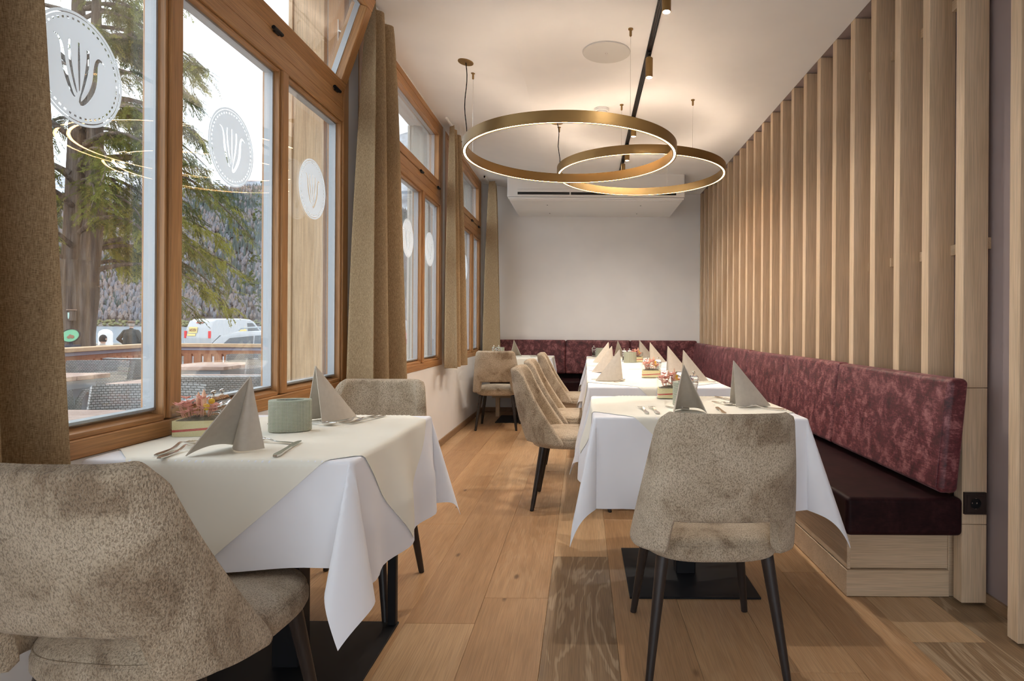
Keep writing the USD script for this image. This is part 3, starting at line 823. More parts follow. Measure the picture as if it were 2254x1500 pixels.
def axis_samples(a, b, ea, eb, step):
    """samples from a-ea to b+eb that fall on the edges and crowd round them."""
    fine = [0, .003, .006, .009, .012, .016]
    left = [a - e for e in fine if e < ea] + list(np.arange(.016 + step, ea, step) * -1 + a) + [a - ea]
    right = [b + e for e in fine if e < eb] + list(np.arange(.016 + step, eb, step) + b) + [b + eb]
    mid = list(np.linspace(a, b, max(2, int((b - a) / (step * 1.6))))[1:-1])
    return np.array(sorted(set(np.round(left + mid + right, 5))))

def cloths(rect, ov, flare, waves, lab1, lab2, overlay, step=.02, skew={}):
    """the white cloth, then the cream overlays laid diagonally on it."""
    x0, x1, y0, y1 = rect
    l, r, f, b = ov
    g1 = hang_fn(x0, x1, y0, y1, .7365, .003, waves, flare, skew=skew)
    S, T = axis_samples(x0, x1, l, r, step), axis_samples(y0, y1, f, b, step)
    P = np.array([[g1(s, t) for t in T] for s in S])
    c = thing('tablecloth', lab1, 'tablecloth')
    obj('cloth', sheet(P, .0016), WHITE_CLOTH, c, 60)
    for (cx, cy, D, ang, lab) in overlay:
        g2 = hang_fn(x0, x1, y0, y1, .7395, .0056, waves, flare)
        n = 72
        k = np.linspace(-1, 1, n)
        h = D / math.sqrt(2)
        ca, sa = math.cos(PI / 4 + ang), math.sin(PI / 4 + ang)
        Q = np.array([[g2(cx + (p * ca - q * sa) * h, cy + (p * sa + q * ca) * h) for q in k] for p in k])
        o = thing('table_overlay', lab, 'tablecloth', group=None)
        obj('cloth', sheet(Q, .0014), CREAM_CLOTH, o, 60)
FL = lambda a, b, c, d: {(-1, -1): a, (1, -1): b, (-1, 1): c, (1, 1): d}
WV = lambda A, k=16, p=0: {'l': (A, k, p), 'r': (A, k * 1.13, p + 1), 'f': (A, k * .9, p + 2), 'b': (A, k, p + 3)}

table(-1.262, -.592, 1.545, 2.32, 'small dining table under a white cloth beside the nearest window', (.265, .265), 'corner')
cloths((-1.262, -.592, 1.545, 2.32), (.02, .34, .27, .265), FL(.2, .50, .2, .27), WV(.036, 17, .4), 'white tablecloth on the window table beside the nearest window', '',
       [(-.90, 1.915, .63, -.05, 'cream overlay laid diagonally on the window table beside the nearest window')], skew={(1, -1): .40})
table(.055, .856, 2.325, 3.03, 'dining table under a white cloth nearest the camera on the bench side', (.262, .27))
cloths((.055, .856, 2.325, 3.03), (.34, .34, .35, .30), FL(.22, .30, .3, .3), WV(.046, 17, 1.2), 'white tablecloth on the bench-side table nearest the camera', '',
       [(.456, 2.68, .62, .03, 'cream overlay on the bench-side table nearest the camera')])
table(.045, .856, 3.52, 4.98, 'second dining table along the bench, behind the nearest one', (.262, .27))
cloths((.045, .856, 3.52, 4.98), (.272, .34, .33, .30), FL(.25, .3, .3, .3), WV(.022, 12, 2.1), 'white tablecloth on the second table along the bench', '',
       [(.45, 4.0, .62, .02, 'cream overlay on the near half of the second table along the bench')])
table(.05, .856, 5.10, 6.48, 'third dining table along the bench, beyond the second', (.262, .27))
cloths((.05, .856, 5.10, 6.48), (.272, .32, .30, .30), FL(.25, .3, .3, .3), WV(.022, 12, 3.3), 'white tablecloth on the third table along the bench', '',
       [(.45, 5.65, .62, .0, 'cream overlay on the third table along the bench')], .03)
table(.06, .856, 6.56, 7.30, 'last dining table along the bench, in the corner under the far wall', (.262, .27))
cloths((.06, .856, 6.56, 7.30), (.27, .27, .25, .10), FL(.25, .3, .2, .2), WV(.02, 13, 4.0), 'white tablecloth on the last table along the bench, under the far wall', '',
       [(.45, 6.93, .58, .0, 'cream overlay on the last table along the bench, under the far wall')], .03)
table(-1.09, -.36, 6.77, 7.42, 'small dining table in the far window corner', (.262, .27), 'corner')
cloths((-1.09, -.36, 6.77, 7.42), (.14, .27, .26, .06), FL(.3, .36, .2, .2), WV(.022, 15, 5.0), 'white tablecloth on the table in the far window corner', '',
       [(-.725, 7.08, .55, .0, 'cream overlay on the table in the far window corner')], .03)
# ---------------------------------------------------------------- table ware
TZ = .7420                                      # top of the cream overlay
def napkin_open(A, R, Fl, Fr, bl, br):
    """a napkin pyramid standing open: two wings from the fold A-R to the points Fl and Fr, bulged by bl and br."""
    A, R, Fl, Fr, bl, br = (np.array(q, float) for q in (A, R, Fl, Fr, bl, br))
    P = np.zeros((41, 26, 3))
    for i, b in enumerate(np.linspace(-1, 1, 41)):
        F, bb = (Fr, br) if b >= 0 else (Fl, bl)
        c = abs(b)
        for j, a in enumerate(np.linspace(0, 1, 26)):
            a2 = .012 + .988 * a
            P[i, j] = A + a2 * ((1 - c) * (R - A) + c * (F - A)) + bb * a2 * 4 * c * (1 - c)
    P[:, :, 2] += .0018
    return sheet(P, .0028)
def napkin_mesh(L=.165, h=.198, w=.034, bulge=.030, curl=0.0, seed=0):
    nb, na = 33, 26
    A = np.array([0, 0, h]); R = np.array([L, 0, 0])
    P = np.zeros((nb, na, 3))
    for i, b in enumerate(np.linspace(-1, 1, nb)):
        s = 1 if b >= 0 else -1
        c = abs(b)
        Fp = np.array([0 + (curl if s > 0 else curl * .3), s * w, 0])
        for j, a in enumerate(np.linspace(.0, 1, na)):
            a2 = .012 + .988 * a
            q = A + a2 * ((1 - c) * (R - A) + c * (Fp - A))
            q[1] += s * bulge * a2 * 4 * c * (1 - c * .82) * (.5 if s < 0 else 1)
            P[i, j] = q
    P[:, :, 2] += .0018
    return sheet(P, .0028)
nap_first = {}
def napkin(loc, rz, label, kind='a'):
    if kind not in nap_first:
        m = napkin_mesh() if kind == 'a' else napkin_open((.024, 0, .20), (-.056, .062, 0), (-.095, -.085, 0), (.052, .020, 0), (-.004, .008, .012), (.006, -.062, 0)) if kind == 'b' else napkin_open((0, 0, .192), (.004, .085, 0), (-.042, -.035, 0), (.088, -.030, 0), (-.012, .015, 0), (.022, .045, .006))
        n = thing('napkin', label, 'napkin', (loc[0], loc[1], TZ), rz, 'folded taupe napkins')
        obj('folded_paper', m, NAPKIN, n, 40)
        nap_first[kind] = n
        return n
    return dup(nap_first[kind], (loc[0], loc[1], TZ), rz, label, 'folded taupe napkins')
napkin((-.925, 1.640), 0, 'taupe napkin pyramid at the near place of the window table, its folds half open', 'b')
napkin((-.941, 2.126), .95, 'taupe napkin pyramid at the far place of the window table')
napkin((.408, 2.44), 0, 'taupe napkin pyramid behind the front chair, slit turned to the camera', 'c')
napkin((.658, 2.64), .03, 'taupe napkin on the bench side of the table nearest the camera')
napkin((.645, 3.885), .02, 'taupe napkin on the bench side of the second table, at its near place')
napkin((.666, 4.746), .02, 'taupe napkin on the bench side of the second table, at its far place')
napkin((.665, 6.0), .02, 'taupe napkin on the bench side of the third table')
napkin((.655, 7.0), .02, 'taupe napkin on the bench side of the last table under the far wall')
napkin((.238, 3.90), PI + .35, 'taupe napkin before the first of the three side chairs')
napkin((.225, 4.66), PI + .35, 'taupe napkin before the middle one of the three side chairs')
napkin((.255, 5.98), PI + .35, 'taupe napkin before the last of the three side chairs')
napkin((.40, 6.92), 0, 'taupe napkin at the end place of the last table, slit turned to the camera', 'c')
napkin((-.80, 7.02), .2, 'taupe napkin with two peaks on the table in the far window corner', 'c')

# cutlery: outlines cut from steel sheet, then arched
def bent(poly, th, zfun, step=.006):
    m = prism(poly, th)
    for _ in range(6):
        L = m.edges_unique_length
        if L.max() < step * 2.2 or len(m.faces) > 9000:
            break
        m = m.subdivide_to_size(step * 2.2, max_iter=6)
    v = m.vertices.copy()
    v[:, 2] += [zfun(x) for x in v[:, 0]]
    return trimesh.Trimesh(v, m.faces, process=True)
def handle_poly(x0, x1, w0, w1):
    xs = np.linspace(x0, x1, 14); ws = np.interp(xs, [x0, x0 + .02, (x0 + x1) / 2, x1], [w1 * .55, w1, (w0 + w1) / 2.4, w0])
    return Polygon([(x, w) for x, w in zip(xs, ws)] + [(x, -w) for x, w in zip(xs[::-1], ws[::-1])]).buffer(.001)
arch = lambda x: .0015 + .010 * math.exp(-((x - .125) / .028) ** 2) + .002 * (x > .14) * (x - .14) / .06
def make_fork(loc, rz, lab, grp, s=1):
    t = thing('fork', lab, 'fork', loc, rz, grp)
    obj('handle', bent(handle_poly(0, .132, .0032, .0078), .0024, arch), STEEL, t, 50)
    head = Polygon([(.130, .003), (.138, .0065), (.150, .0115), (.156, .0120), (.156, -.0120), (.150, -.0115), (.138, -.0065), (.130, -.003)])
    tines = [sbox(.154, y - .0016, .198 - .002 * abs(k - 1.5), y + .0016).buffer(.0004) for k, y in enumerate((-.0103, -.0034, .0034, .0103))]
    obj('fork_head', bent(unary_union([head] + tines), .0018, arch), STEEL, t, 50)
    return t
def make_knife(loc, rz, lab, grp):
    t = thing('knife', lab, 'knife', loc, rz, grp)
    obj('handle', bent(handle_poly(0, .118, .0045, .0085), .0050, lambda x: .0008), STEEL, t, 50)
    obj('blade', bent(Polygon([(.116, .004), (.128, .0085), (.15, .0105), (.185, .0105), (.206, .006), (.214, -.003), (.205, -.0065), (.17, -.0075), (.125, -.006), (.116, -.004)]), .0012, lambda x: .0028), STEEL, t, 50)
    return t
def make_spoon(loc, rz, lab, grp):
    t = thing('spoon', lab, 'spoon', loc, rz, grp)
    obj('handle', bent(handle_poly(0, .100, .0024, .0065), .0022, lambda x: .0015 + .007 * math.exp(-((x - .088) / .02) ** 2)), STEEL, t, 50)
    n = 24; rings = []
    for k in range(7):
        f = k / 6
        e = superellipse(.026 * math.sin(PI / 2 * (1 - f) ** .6) + 1e-4, .0165 * math.sin(PI / 2 * (1 - f) ** .6) + 1e-4, 2.2, n)
        rings.append([(x + .122, y, .0085 - .0075 * f ** .7) for x, y in e])
    inner = [[(x, y, z + .0012) for x, y, z in r] for r in rings]
    m = loft(rings[::-1] + inner, False)
    m.fix_normals()
    obj('bowl', m, STEEL, t, 60)
    return t
first_c = {}
def cutlery(kind, a, b, label, group, z=TZ):
    """a: end of the handle, b: a point towards the head."""
    rz = math.atan2(b[1] - a[1], b[0] - a[0])
    loc = (a[0], a[1], z)
    if kind not in first_c:
        first_c[kind] = {'fork': make_fork, 'knife': make_knife, 'spoon': make_spoon}[kind](loc, rz, label, group)
        return
    dup(first_c[kind], loc, rz, label, group)
G1, G2, G3 = 'cutlery on the window table', 'cutlery on the nearest bench-side table', 'cutlery on the farther tables'
cutlery('fork', (-1.10, 1.56), (-1.128, 1.76), 'steel fork left of the near napkin on the window table, the outer of two', G1)
cutlery('fork', (-1.068, 1.525), (-1.085, 1.72), 'steel fork left of the near napkin on the window table, the inner of two', G1)
cutlery('knife', (-.79, 1.555), (-.828, 1.79), 'steel knife right of the near napkin on the window table', G1)
cutlery('spoon', (-.832, 1.735), (-.932, 1.762), 'steel spoon lying behind the near napkin on the window table', G1)
cutlery('spoon', (-.985, 2.095), (-.871, 2.069), 'steel spoon in front of the far napkin on the window table', G1)
cutlery('fork', (-.775, 2.28), (-.828, 2.12), 'steel fork at the far place of the window table, nearest the napkin', G1)
cutlery('fork', (-.745, 2.28), (-.795, 2.12), 'steel fork at the far place of the window table, nearest the aisle', G1)
cutlery('knife', (-1.085, 2.27), (-1.07, 2.06), 'steel knife at the far place of the window table, nearest the window', G1)
cutlery('fork', (.258, 2.38), (.246, 2.60), 'left one of two forks lying side by side left of the front napkin', G2)
cutlery('fork', (.300, 2.38), (.292, 2.60), 'right one of two forks lying side by side left of the front napkin', G2)
cutlery('knife', (.560, 2.375), (.578, 2.62), 'knife with its blade up right of the front napkin', G2)
cutlery('spoon', (.60, 2.79), (.652, 2.66), 'small spoon between the two napkins of the nearest bench-side table', G2)
cutlery('knife', (.715, 2.79), (.655, 2.99), 'knife beyond the bench-side napkin of the nearest table', G2)
cutlery('fork', (.845, 2.505), (.68, 2.60), 'outer fork before the bench-side napkin of the nearest table', G2)
cutlery('fork', (.845, 2.535), (.70, 2.625), 'inner fork before the bench-side napkin of the nearest table', G2)
cutlery('spoon', (.36, 2.60), (.40, 2.53), 'small spoon between the green holder and the front napkin', G2)
cutlery('spoon', (.197, 3.757), (.290, 3.93), 'spoon beside the napkin of the first side chair', G3)
cutlery('knife', (.835, 3.80), (.665, 3.83), 'knife before the near bench-side napkin of the second table', G3)
cutlery('fork', (.06, 3.93), (.20, 4.02), 'fork beyond the napkin of the first side chair', G3)
cutlery('spoon', (.70, 4.60), (.63, 4.68), 'spoon before the far bench-side napkin of the second table', G3)
cutlery('fork', (.05, 4.70), (.2, 4.78), 'fork beyond the napkin of the middle side chair', G3)
cutlery('knife', (-.52, 7.05), (-.62, 7.20), 'knife on the table in the far window corner', G3)
cutlery('fork', (-.60, 6.95), (-.50, 7.12), 'fork on the table in the far window corner', G3)

# flower glasses with sand layers
def sand_mat(n, a, b):
    return speckled(n, [(.35, a), (.65, b)], freq=400, rough=.9, detail=2)
SANDY = sand_mat('yellow_sand', (.88, .74, .38), (.93, .83, .52))
SANDR = sand_mat('red_sand', (.66, .10, .08), (.74, .15, .12))
MOSS = speckled('dried_moss', [(.3, (.10, .085, .06)), (.6, (.22, .19, .13)), (.8, (.30, .20, .15))], freq=90, rough=.9, bump=.6, dist=.004)
PINK = speckled('coral_leaves', [(.3, (.78, .33, .26)), (.7, (.88, .52, .44))], freq=40, rough=.6)
PEACH = speckled('peach_grass_head', [(.3, (.78, .45, .30)), (.7, (.86, .60, .42))], freq=120, rough=.8)
YFLO = plain('yellow_flower', (.82, .55, .06), .6)
def leaf(l, w):
    u = np.linspace(0, 1, 6); P = np.zeros((6, 3, 3))
    for i, t in enumerate(u):
        ww = w * math.sin(PI * (t * .96 + .03)) ** .8
        for j, s in enumerate((-1, 0, 1)):
            P[i, j] = (l * t, s * ww, .25 * abs(s) * ww + .12 * l * t * t)
    return sheet(P, .0006)
v0 = None
def flower_glass(loc, rz, label):
    global v0
    if v0 is not None:
        return dup(v0, loc, rz, label, 'flower glasses with layered sand')
    v0 = t = thing('flower_glass', label, 'vase', loc, rz, 'flower glasses with layered sand')
    a, b, h = .066, .046, .098
    def sq(k, n=40): return superellipse(a - k, b - k, 9, n)
    R = lambda k, z: [(x, y, z) for x, y in sq(k)]
    obj('glass_wall', loft([R(.004, .003), R(.0, .0), R(.0, h), R(.003, h), R(.003, .003)]), GLASS, t, 30)
    tilt = lambda z, k: [(x, y, z + .06 * x * k) for x, y in sq(.0035)]
    obj('yellow_sand', loft([R(.0035, .0032), tilt(.020, 1)]), SANDY, t, 30)
    obj('red_sand_stripe', loft([tilt(.0202, 1), tilt(.0268, 1)]), SANDR, t, 30, label='red sand stripe')
    obj('yellow_sand', loft([tilt(.027, 1), R(.0035, .050)]), SANDY, t, 30)
    rn = random.Random(5)
    bed = loft([[(x * .9, y * .9, .0502) for x, y in sq(.005)], [(x * .72, y * .70, .055 + .003 * math.sin(30 * x)) for x, y in sq(.005)], [(x * .35, y * .35, .061) for x, y in sq(.005)]])
    obj('moss_bed', bed, MOSS, t, 40)
    for k in range(26):
        x, y = rn.uniform(-.052, .045), rn.uniform(-.034, .034)
        z = rn.uniform(.066, .118) if x < .02 else rn.uniform(.064, .09)
        n = rn.choice([4, 5, 5])
        obj('sprig', join([xf(leaf(rn.uniform(.016, .024), rn.uniform(.006, .0085)), (x, y, z), rz=2 * PI * q / n + k, ry=-rn.uniform(.1, .5)) for q in range(n)] + [tube([(x * .8, y * .8, .058), (x, y, z + .001)], .0008, 5)]), PINK, t, False)
    for sx, sy, hh in ((.018, -.012, .145), (-.008, .016, .134)):
        obj('grass_head', join(xf(lathe([(.001, .085), (.006, .095), (.0075, .108), (.005, hh - .012), (.0008, hh)], 12), (sx, sy, 0)), tube([(sx, sy, .06), (sx, sy, .088)], .001, 5)), PEACH, t, 40)
    obj('yellow_bud', xf(trimesh.creation.icosphere(2, .0105), (.028, -.02, .090)), YFLO, t)
    obj('yellow_bud', xf(trimesh.creation.icosphere(2, .009), (.030, .016, .104)), YFLO, t)
    return t
ZW = .7375
flower_glass((-1.196, 1.885, ZW), .20, 'flower glass with yellow and red sand on the window table, below the window')
flower_glass((.425, 2.93, TZ), -.05, 'flower glass with yellow and red sand on the nearest bench-side table')
flower_glass((.468, 4.15, TZ), .0, 'flower glass with yellow and red sand on the second table along the bench')
flower_glass((.535, 6.06, TZ), .1, 'flower glass half hidden behind the green holder of the third table')

# mesh-covered candle holders
def grid_mat():
    nodes = {'tc': ('texture_coordinate', {}),
             'sx': ('separate_xyz', {}), 'at': ('math', {'math_type': 'arctan2'}),
             'ka': ('math', {'math_type': 'multiply', 'value2': 80.0}), 'kz': ('math', {'math_type': 'multiply', 'value2': 1450.0}),
             'sa': ('math', {'math_type': 'sine'}), 'sz': ('math', {'math_type': 'sine'}), 'mx': ('math', {'math_type': 'maximum'}),
             'r': ('rgb_ramp', {'ramp': [(.45, (.10, .125, .08)), (.66, (.44, .46, .34)), (.95, (.58, .58, .46))]}),
             'h': ('math', {'math_type': 'multiply_add', 'value2': .5, 'value3': .5}),
             'b': ('bump', {'strength': .7, 'distance': .0012}), 'p': ('principled_bsdf', {'roughness': .55})}
    links = [('tc.object', 'sx.vector'), ('sx.y', 'at.value1'), ('sx.x', 'at.value2'), ('at.value', 'ka.value1'), ('sx.z', 'kz.value1'), ('ka.value', 'sa.value1'), ('kz.value', 'sz.value1'),
             ('sa.value', 'mx.value1'), ('sz.value', 'mx.value2'), ('mx.value', 'h.value1'), ('h.value', 'r.fac'), ('r.color', 'p.base_color'), ('h.value', 'b.height'), ('b.normal', 'p.normal')]
    return M('green_woven_grid', nodes, links)
GRID = grid_mat()
SAGE = plain('sage_rim', (.36, .40, .31), .5)
h0 = None
def holder(loc, rz, label, s=None):
    global h0
    if h0 is not None:
        return dup(h0, loc, rz, label, 'green woven candle holders', s)
    h0 = t = thing('candle_holder', label, 'candle holder', loc, rz, 'green woven candle holders')
    E = lambda k, z: [(x, y, z) for x, y in superellipse(.064 - k, .044 - k, 2.3, 64)]
    obj('woven_sleeve', loft([E(.002, 0), E(.0, .002), E(.0, .096), E(.001, .098), E(.002, .098), E(.002, .004)]), GRID, t, 40)
    obj('rim', loft([E(.0025, .0965), E(.0, .0982), E(.0005, .100), E(.023, .100), E(.0235, .0965)]), SAGE, t, 30)
    obj('glass_insert', lathe([(.016, .060), (.0195, .1012), (.0180, .102), (.0165, .100), (.0150, .064)], 28), GLASS, t)
    obj('candle', lathe([(.0145, .062), (.016, .096), (.002, .097)], 24), PLASTIC_W, t)
    return t
holder((-.945, 1.955, TZ), .28, 'green woven oval candle holder on the window table, between the two napkins')
holder((.448, 2.695, TZ), PI / 2 - .3, 'green woven candle holder just behind the front napkin of the nearest bench-side table')
holder((.468, 5.97, TZ), .1, 'green woven candle holder in the middle of the third table along the bench')
holder((.215, 7.16, TZ), .1, 'green woven candle holder at the far end of the last table, behind the napkins')
holder((-1.0, 7.22, TZ), .1, 'green woven candle holder on the table in the far window corner')

PEPPER = speckled('peppercorns', [(.3, (.03, .02, .015)), (.7, (.14, .09, .06))], freq=300, rough=.8)
SALT = speckled('coarse_salt', [(.3, (.75, .70, .66)), (.7, (.88, .86, .84))], freq=300, rough=.6)
ACRYL = plain('clear_acrylic', (.97, .98, .98), 0.0, transmission_weight=1.0, ior=1.45)
mill_first = {}
def mill(loc, label, fill):
    if fill in mill_first:
        return dup(mill_first[fill], loc, 0, label, 'clear salt and pepper mills')
    t = thing('spice_mill', label, 'pepper mill' if fill == 'pepper' else 'salt mill', loc, 0, 'clear salt and pepper mills')
    mill_first[fill] = t
    obj('clear_body', lathe([(.024, 0), (.025, .002), (.024, .006), (.019, .014), (.017, .03), (.0185, .05), (.0225, .064), (.0235, .070), (.0225, .076), (.018, .079)], 32), ACRYL, t)
    obj('crown', lathe([(.019, .0795), (.023, .083), (.0255, .092), (.024, .102), (.017, .110), (.008, .113)], 32), ACRYL, t)
    obj('metal_band', lathe([(.0195, .0768), (.0235, .0772), (.0235, .0785), (.0195, .079)], 32), CHROME, t)
    obj(fill + '_filling', lathe([(.0, .010), (.016, .015), (.0145, .03), (.0155, .050), (.004, .052)], 24), PEPPER if fill == 'pepper' else SALT, t)
    obj('metal_knob', lathe([(.003, .1132), (.003, .118), (.0065, .121), (.0075, .125), (.006, .129), (.001, .131)], 24), CHROME, t)
    return t
mill((-1.208, 1.978, ZW), 'clear pepper mill behind the near napkin on the window table, left of the pair', 'pepper')
mill((-1.212, 2.032, ZW), 'clear salt mill behind the near napkin on the window table, right of the pair', 'salt')
mill((.463, 3.0, ZW), 'clear pepper mill behind the green holder of the nearest bench-side table', 'pepper')
mill((.540, 2.94, TZ), 'clear salt mill right of the front napkin on the nearest bench-side table', 'salt')
mill((.470, 4.38, TZ), 'clear pepper mill behind the flower glass of the second table, left of the pair', 'pepper')
mill((.545, 4.37, TZ), 'clear salt mill behind the flower glass of the second table, right of the pair', 'salt')
mill((.420, 6.11, TZ), 'clear pepper mill beside the green holder of the third table, left of the pair', 'pepper')
mill((.475, 6.13, TZ), 'clear salt mill beside the green holder of the third table, right of the pair', 'salt')
mill((.13, 7.08, TZ), 'clear pepper mill standing alone at the window end of the last table', 'pepper')
mill((-1.03, 7.0, TZ), 'clear salt mill on the table in the far window corner, left of the pair', 'salt')
mill((-.975, 7.01, TZ), 'clear pepper mill on the table in the far window corner, right of the pair', 'pepper')
# ---------------------------------------------------------------- outside: terrace
GZ = -.47
DECK = wood('deck_board', (.22, .13, .085), (.28, .175, .12), (.34, .225, .15), 'x', (1, 2, 3), rough=.6)
RAILW = wood('railing_board', (.40, .175, .085), (.48, .215, .11), (.55, .26, .14), 'z', (4, 2, 3), rough=.6)
RAILT = wood('handrail_larch', (.50, .33, .18), (.58, .39, .22), (.64, .45, .27), 'x', (4, 2, 3), rough=.6)
GALV = plain('lavender_grey_strip', (.48, .48, .58), .5)
TTOP = wood('terrace_tabletop', (.33, .21, .16), (.41, .275, .215), (.48, .34, .275), 'x', (3, 1, 1), rough=.5)
TLEG = plain('pale_blue_grey_paint', (.48, .54, .59), .45)
ASPHALT = speckled('asphalt', [(.3, (.13, .13, .13)), (.7, (.18, .18, .175))], freq=2, rough=.9)
STONE = speckled('pale_quay_stone', [(.3, (.24, .23, .20)), (.7, (.32, .30, .26))], freq=3, rough=.9)

deck = struct('terrace_floor', 'wooden terrace deck outside the windows')
yy = .2
k = 0
while yy < 6.1:
    obj('deck_board', box(-4.35, XO - .005, yy, yy + .137, -.04, -.012, .002), DECK, deck, False)
    yy += .142
obj('deck_beam', join(box(-4.3, XO - .02, .2, .3, GZ, -.041), box(-4.3, XO - .02, 6.0, 6.1, GZ, -.041), box(-4.3, -4.2, .3, 6.0, GZ, -.041)), DECK, deck, False)

rl = thing('terrace_railing', 'larch terrace railing with upright boards and a pale handrail', 'railing')
CORN = np.array([-4.27, 6.02])
def rail_run(p, q, boards=True):
    p, q = np.array(p, float), np.array(q, float)
    L = np.linalg.norm(q - p); rz = math.atan2(q[1] - p[1], q[0] - p[0])
    def at(m): return xf(m, (p[0], p[1], 0), rz)
    obj('handrail', at(box(-.03, L + .03, -.06, .06, .865, .90, .004)), RAILT, rl, False)
    obj('metal_strip', at(box(0, L, -.025, .025, .835, .8648)), GALV, rl, False)
    obj('upper_beam', at(box(0, L, -.02, .02, .775, .8348, .002)), RAILW, rl, False)
    obj('lower_beam', at(box(0, L, -.02, .02, .06, .11, .002)), RAILW, rl, False)
    x = .02; n = 0
    while x < L - .08:
        obj('upright_board', at(box(x, x + .076, -.040, -.0205, .04, .80, .002)), RAILW, rl, False)
        x += .098 + .006 * (n % 3 == 2); n += 1
    for x in np.arange(.5, L, 1.3):
        obj('railing_post', at(box(x, x + .05, -.012 + .034, .06, -.03, .835, .003)), GALV, rl, False)
rail_run(CORN, (-1.66, 6.02))
rail_run((-3.72, 3.2), CORN)

def rattan():
    nodes = {'tc': ('texture_coordinate', {}), 'sx': ('separate_xyz', {}),
             'add': ('math', {'math_type': 'add'}), 'cx': ('combine_xyz', {}),
             'br': ('brick_texture', {'scale': 1.0, 'brick_width': .021, 'row_height': .011, 'mortar_size': .0017, 'mortar_smooth': .8, 'color1': (.30, .295, .28), 'color2': (.24, .24, .225), 'mortar': (.075, .075, .07)}),
             'inv': ('math', {'math_type': 'subtract', 'value1': 1.0}), 'b': ('bump', {'strength': .9, 'distance': .006}), 'p': ('principled_bsdf', {'roughness': .5})}
    links = [('tc.object', 'sx.vector'), ('sx.x', 'add.value1'), ('sx.y', 'add.value2'), ('add.value', 'cx.x'), ('sx.z', 'cx.y'), ('cx.vector', 'br.vector'), ('br.color', 'p.base_color'), ('br.fac', 'inv.value2'), ('inv.value', 'b.height'), ('b.normal', 'p.normal')]
    return M('grey_rattan_weave', nodes, links)
RATTAN = rattan()
rc0 = None
def rattan_chair(loc, rz, label):
    global rc0
    if rc0 is not None:
        return dup(rc0, loc, rz, label, 'grey rattan terrace chairs')
    rc0 = c = thing('rattan_chair', label, 'chair', loc, rz, 'grey rattan terrace chairs')
    u = np.linspace(-1, 1, 25); v = np.linspace(0, 1, 12)
    P = np.array([[(.25 * math.sin(a * 1.25) / math.sin(1.25), -.25 - .10 * b + .10 * (1 - math.cos(a * 1.25)), .40 + .42 * b) for b in v] for a in u])
    obj('backrest', sheet(P, .035), RATTAN, c, 40)
    obj('seat', box(-.245, .245, -.23, .25, .385, .435, .012), RATTAN, c, False)
    obj('base_weave', box(-.235, .235, -.20, .235, .10, .3845, .006), RATTAN, c, False)
    for a in (-1, 1):
        for b in (-.21, .225):
            obj('leg', box(a * .232 - .018, a * .232 + .018, b - .018, b + .018, 0, .385, .004), RATTAN, c, False)
        obj('armrest', join(tube([(a * .262, -.28, .63), (a * .285, -.05, .645), (a * .285, .20, .64), (a * .275, .235, .58), (a * .265, .235, .43)], .019, 10)), RATTAN, c, 40)
    return c
def terrace_table(cx, cy, lx, ly, rz, label):
    t = thing('terrace_table', label, 'table', (cx, cy, -.012), rz)
    n = max(3, int(ly / .13)); w = ly / n
    for i in range(n):
        obj('top_slat', box(-lx / 2, lx / 2, -ly / 2 + i * w + .003, -ly / 2 + (i + 1) * w - .003, .722, .752, .003), TTOP, t, False)
    obj('frame', join(box(-lx / 2 + .06, lx / 2 - .06, -ly / 2 + .06, -ly / 2 + .10, .66, .7215), box(-lx / 2 + .06, lx / 2 - .06, ly / 2 - .10, ly / 2 - .06, .66, .7215), box(-lx / 2 + .06, -lx / 2 + .1, -ly / 2 + .1, ly / 2 - .1, .66, .7215), box(lx / 2 - .1, lx / 2 - .06, -ly / 2 + .1, ly / 2 - .1, .66, .7215)), TLEG, t, False)
    for a in (-1, 1):
        for b in (-1, 1):
            obj('leg', loft([[(a * (lx / 2 - .08) + p * w_, b * (ly / 2 - .10) + q * w_, z) for p, q in ((-1, -1), (1, -1), (1, 1), (-1, 1))] for z, w_ in ((0, .035), (.40, .04), (.659, .060))]), TLEG, t, False)
terrace_table(-2.06, 2.06, .72, .72, 0, 'slatted terrace table just outside the nearest pane')
terrace_table(-3.55, 3.92, .42, .72, .0, 'slatted terrace table at the left, in front of the conifer')
terrace_table(-2.38, 3.87, .78, .74, .03, 'slatted terrace table in the middle of the terrace')
terrace_table(-3.25, 5.30, .54, .66, .06, 'slatted terrace table by the railing, below the parked cars')
for x, y, r, lab in ((-3.64, 4.27, PI, 'left of the terrace, beyond the leftmost table'), (-3.70, 5.27, .04, 'near the railing corner, its dark back to us'), (-2.0, 3.58, .1, 'in the middle of the terrace, half behind the window post'),
                     (-3.10, 5.48, PI + .1, 'against the railing, below the parked cars'), (-1.92, 4.46, -.1, 'outside the second pane, behind the napkin point'), (-2.50, 4.74, PI + .1, 'right of the table by the railing'), (-1.92, 2.46, PI + .12, 'close outside the second pane')):
    rattan_chair((x, y, -.012), r, 'grey rattan terrace chair ' + lab)

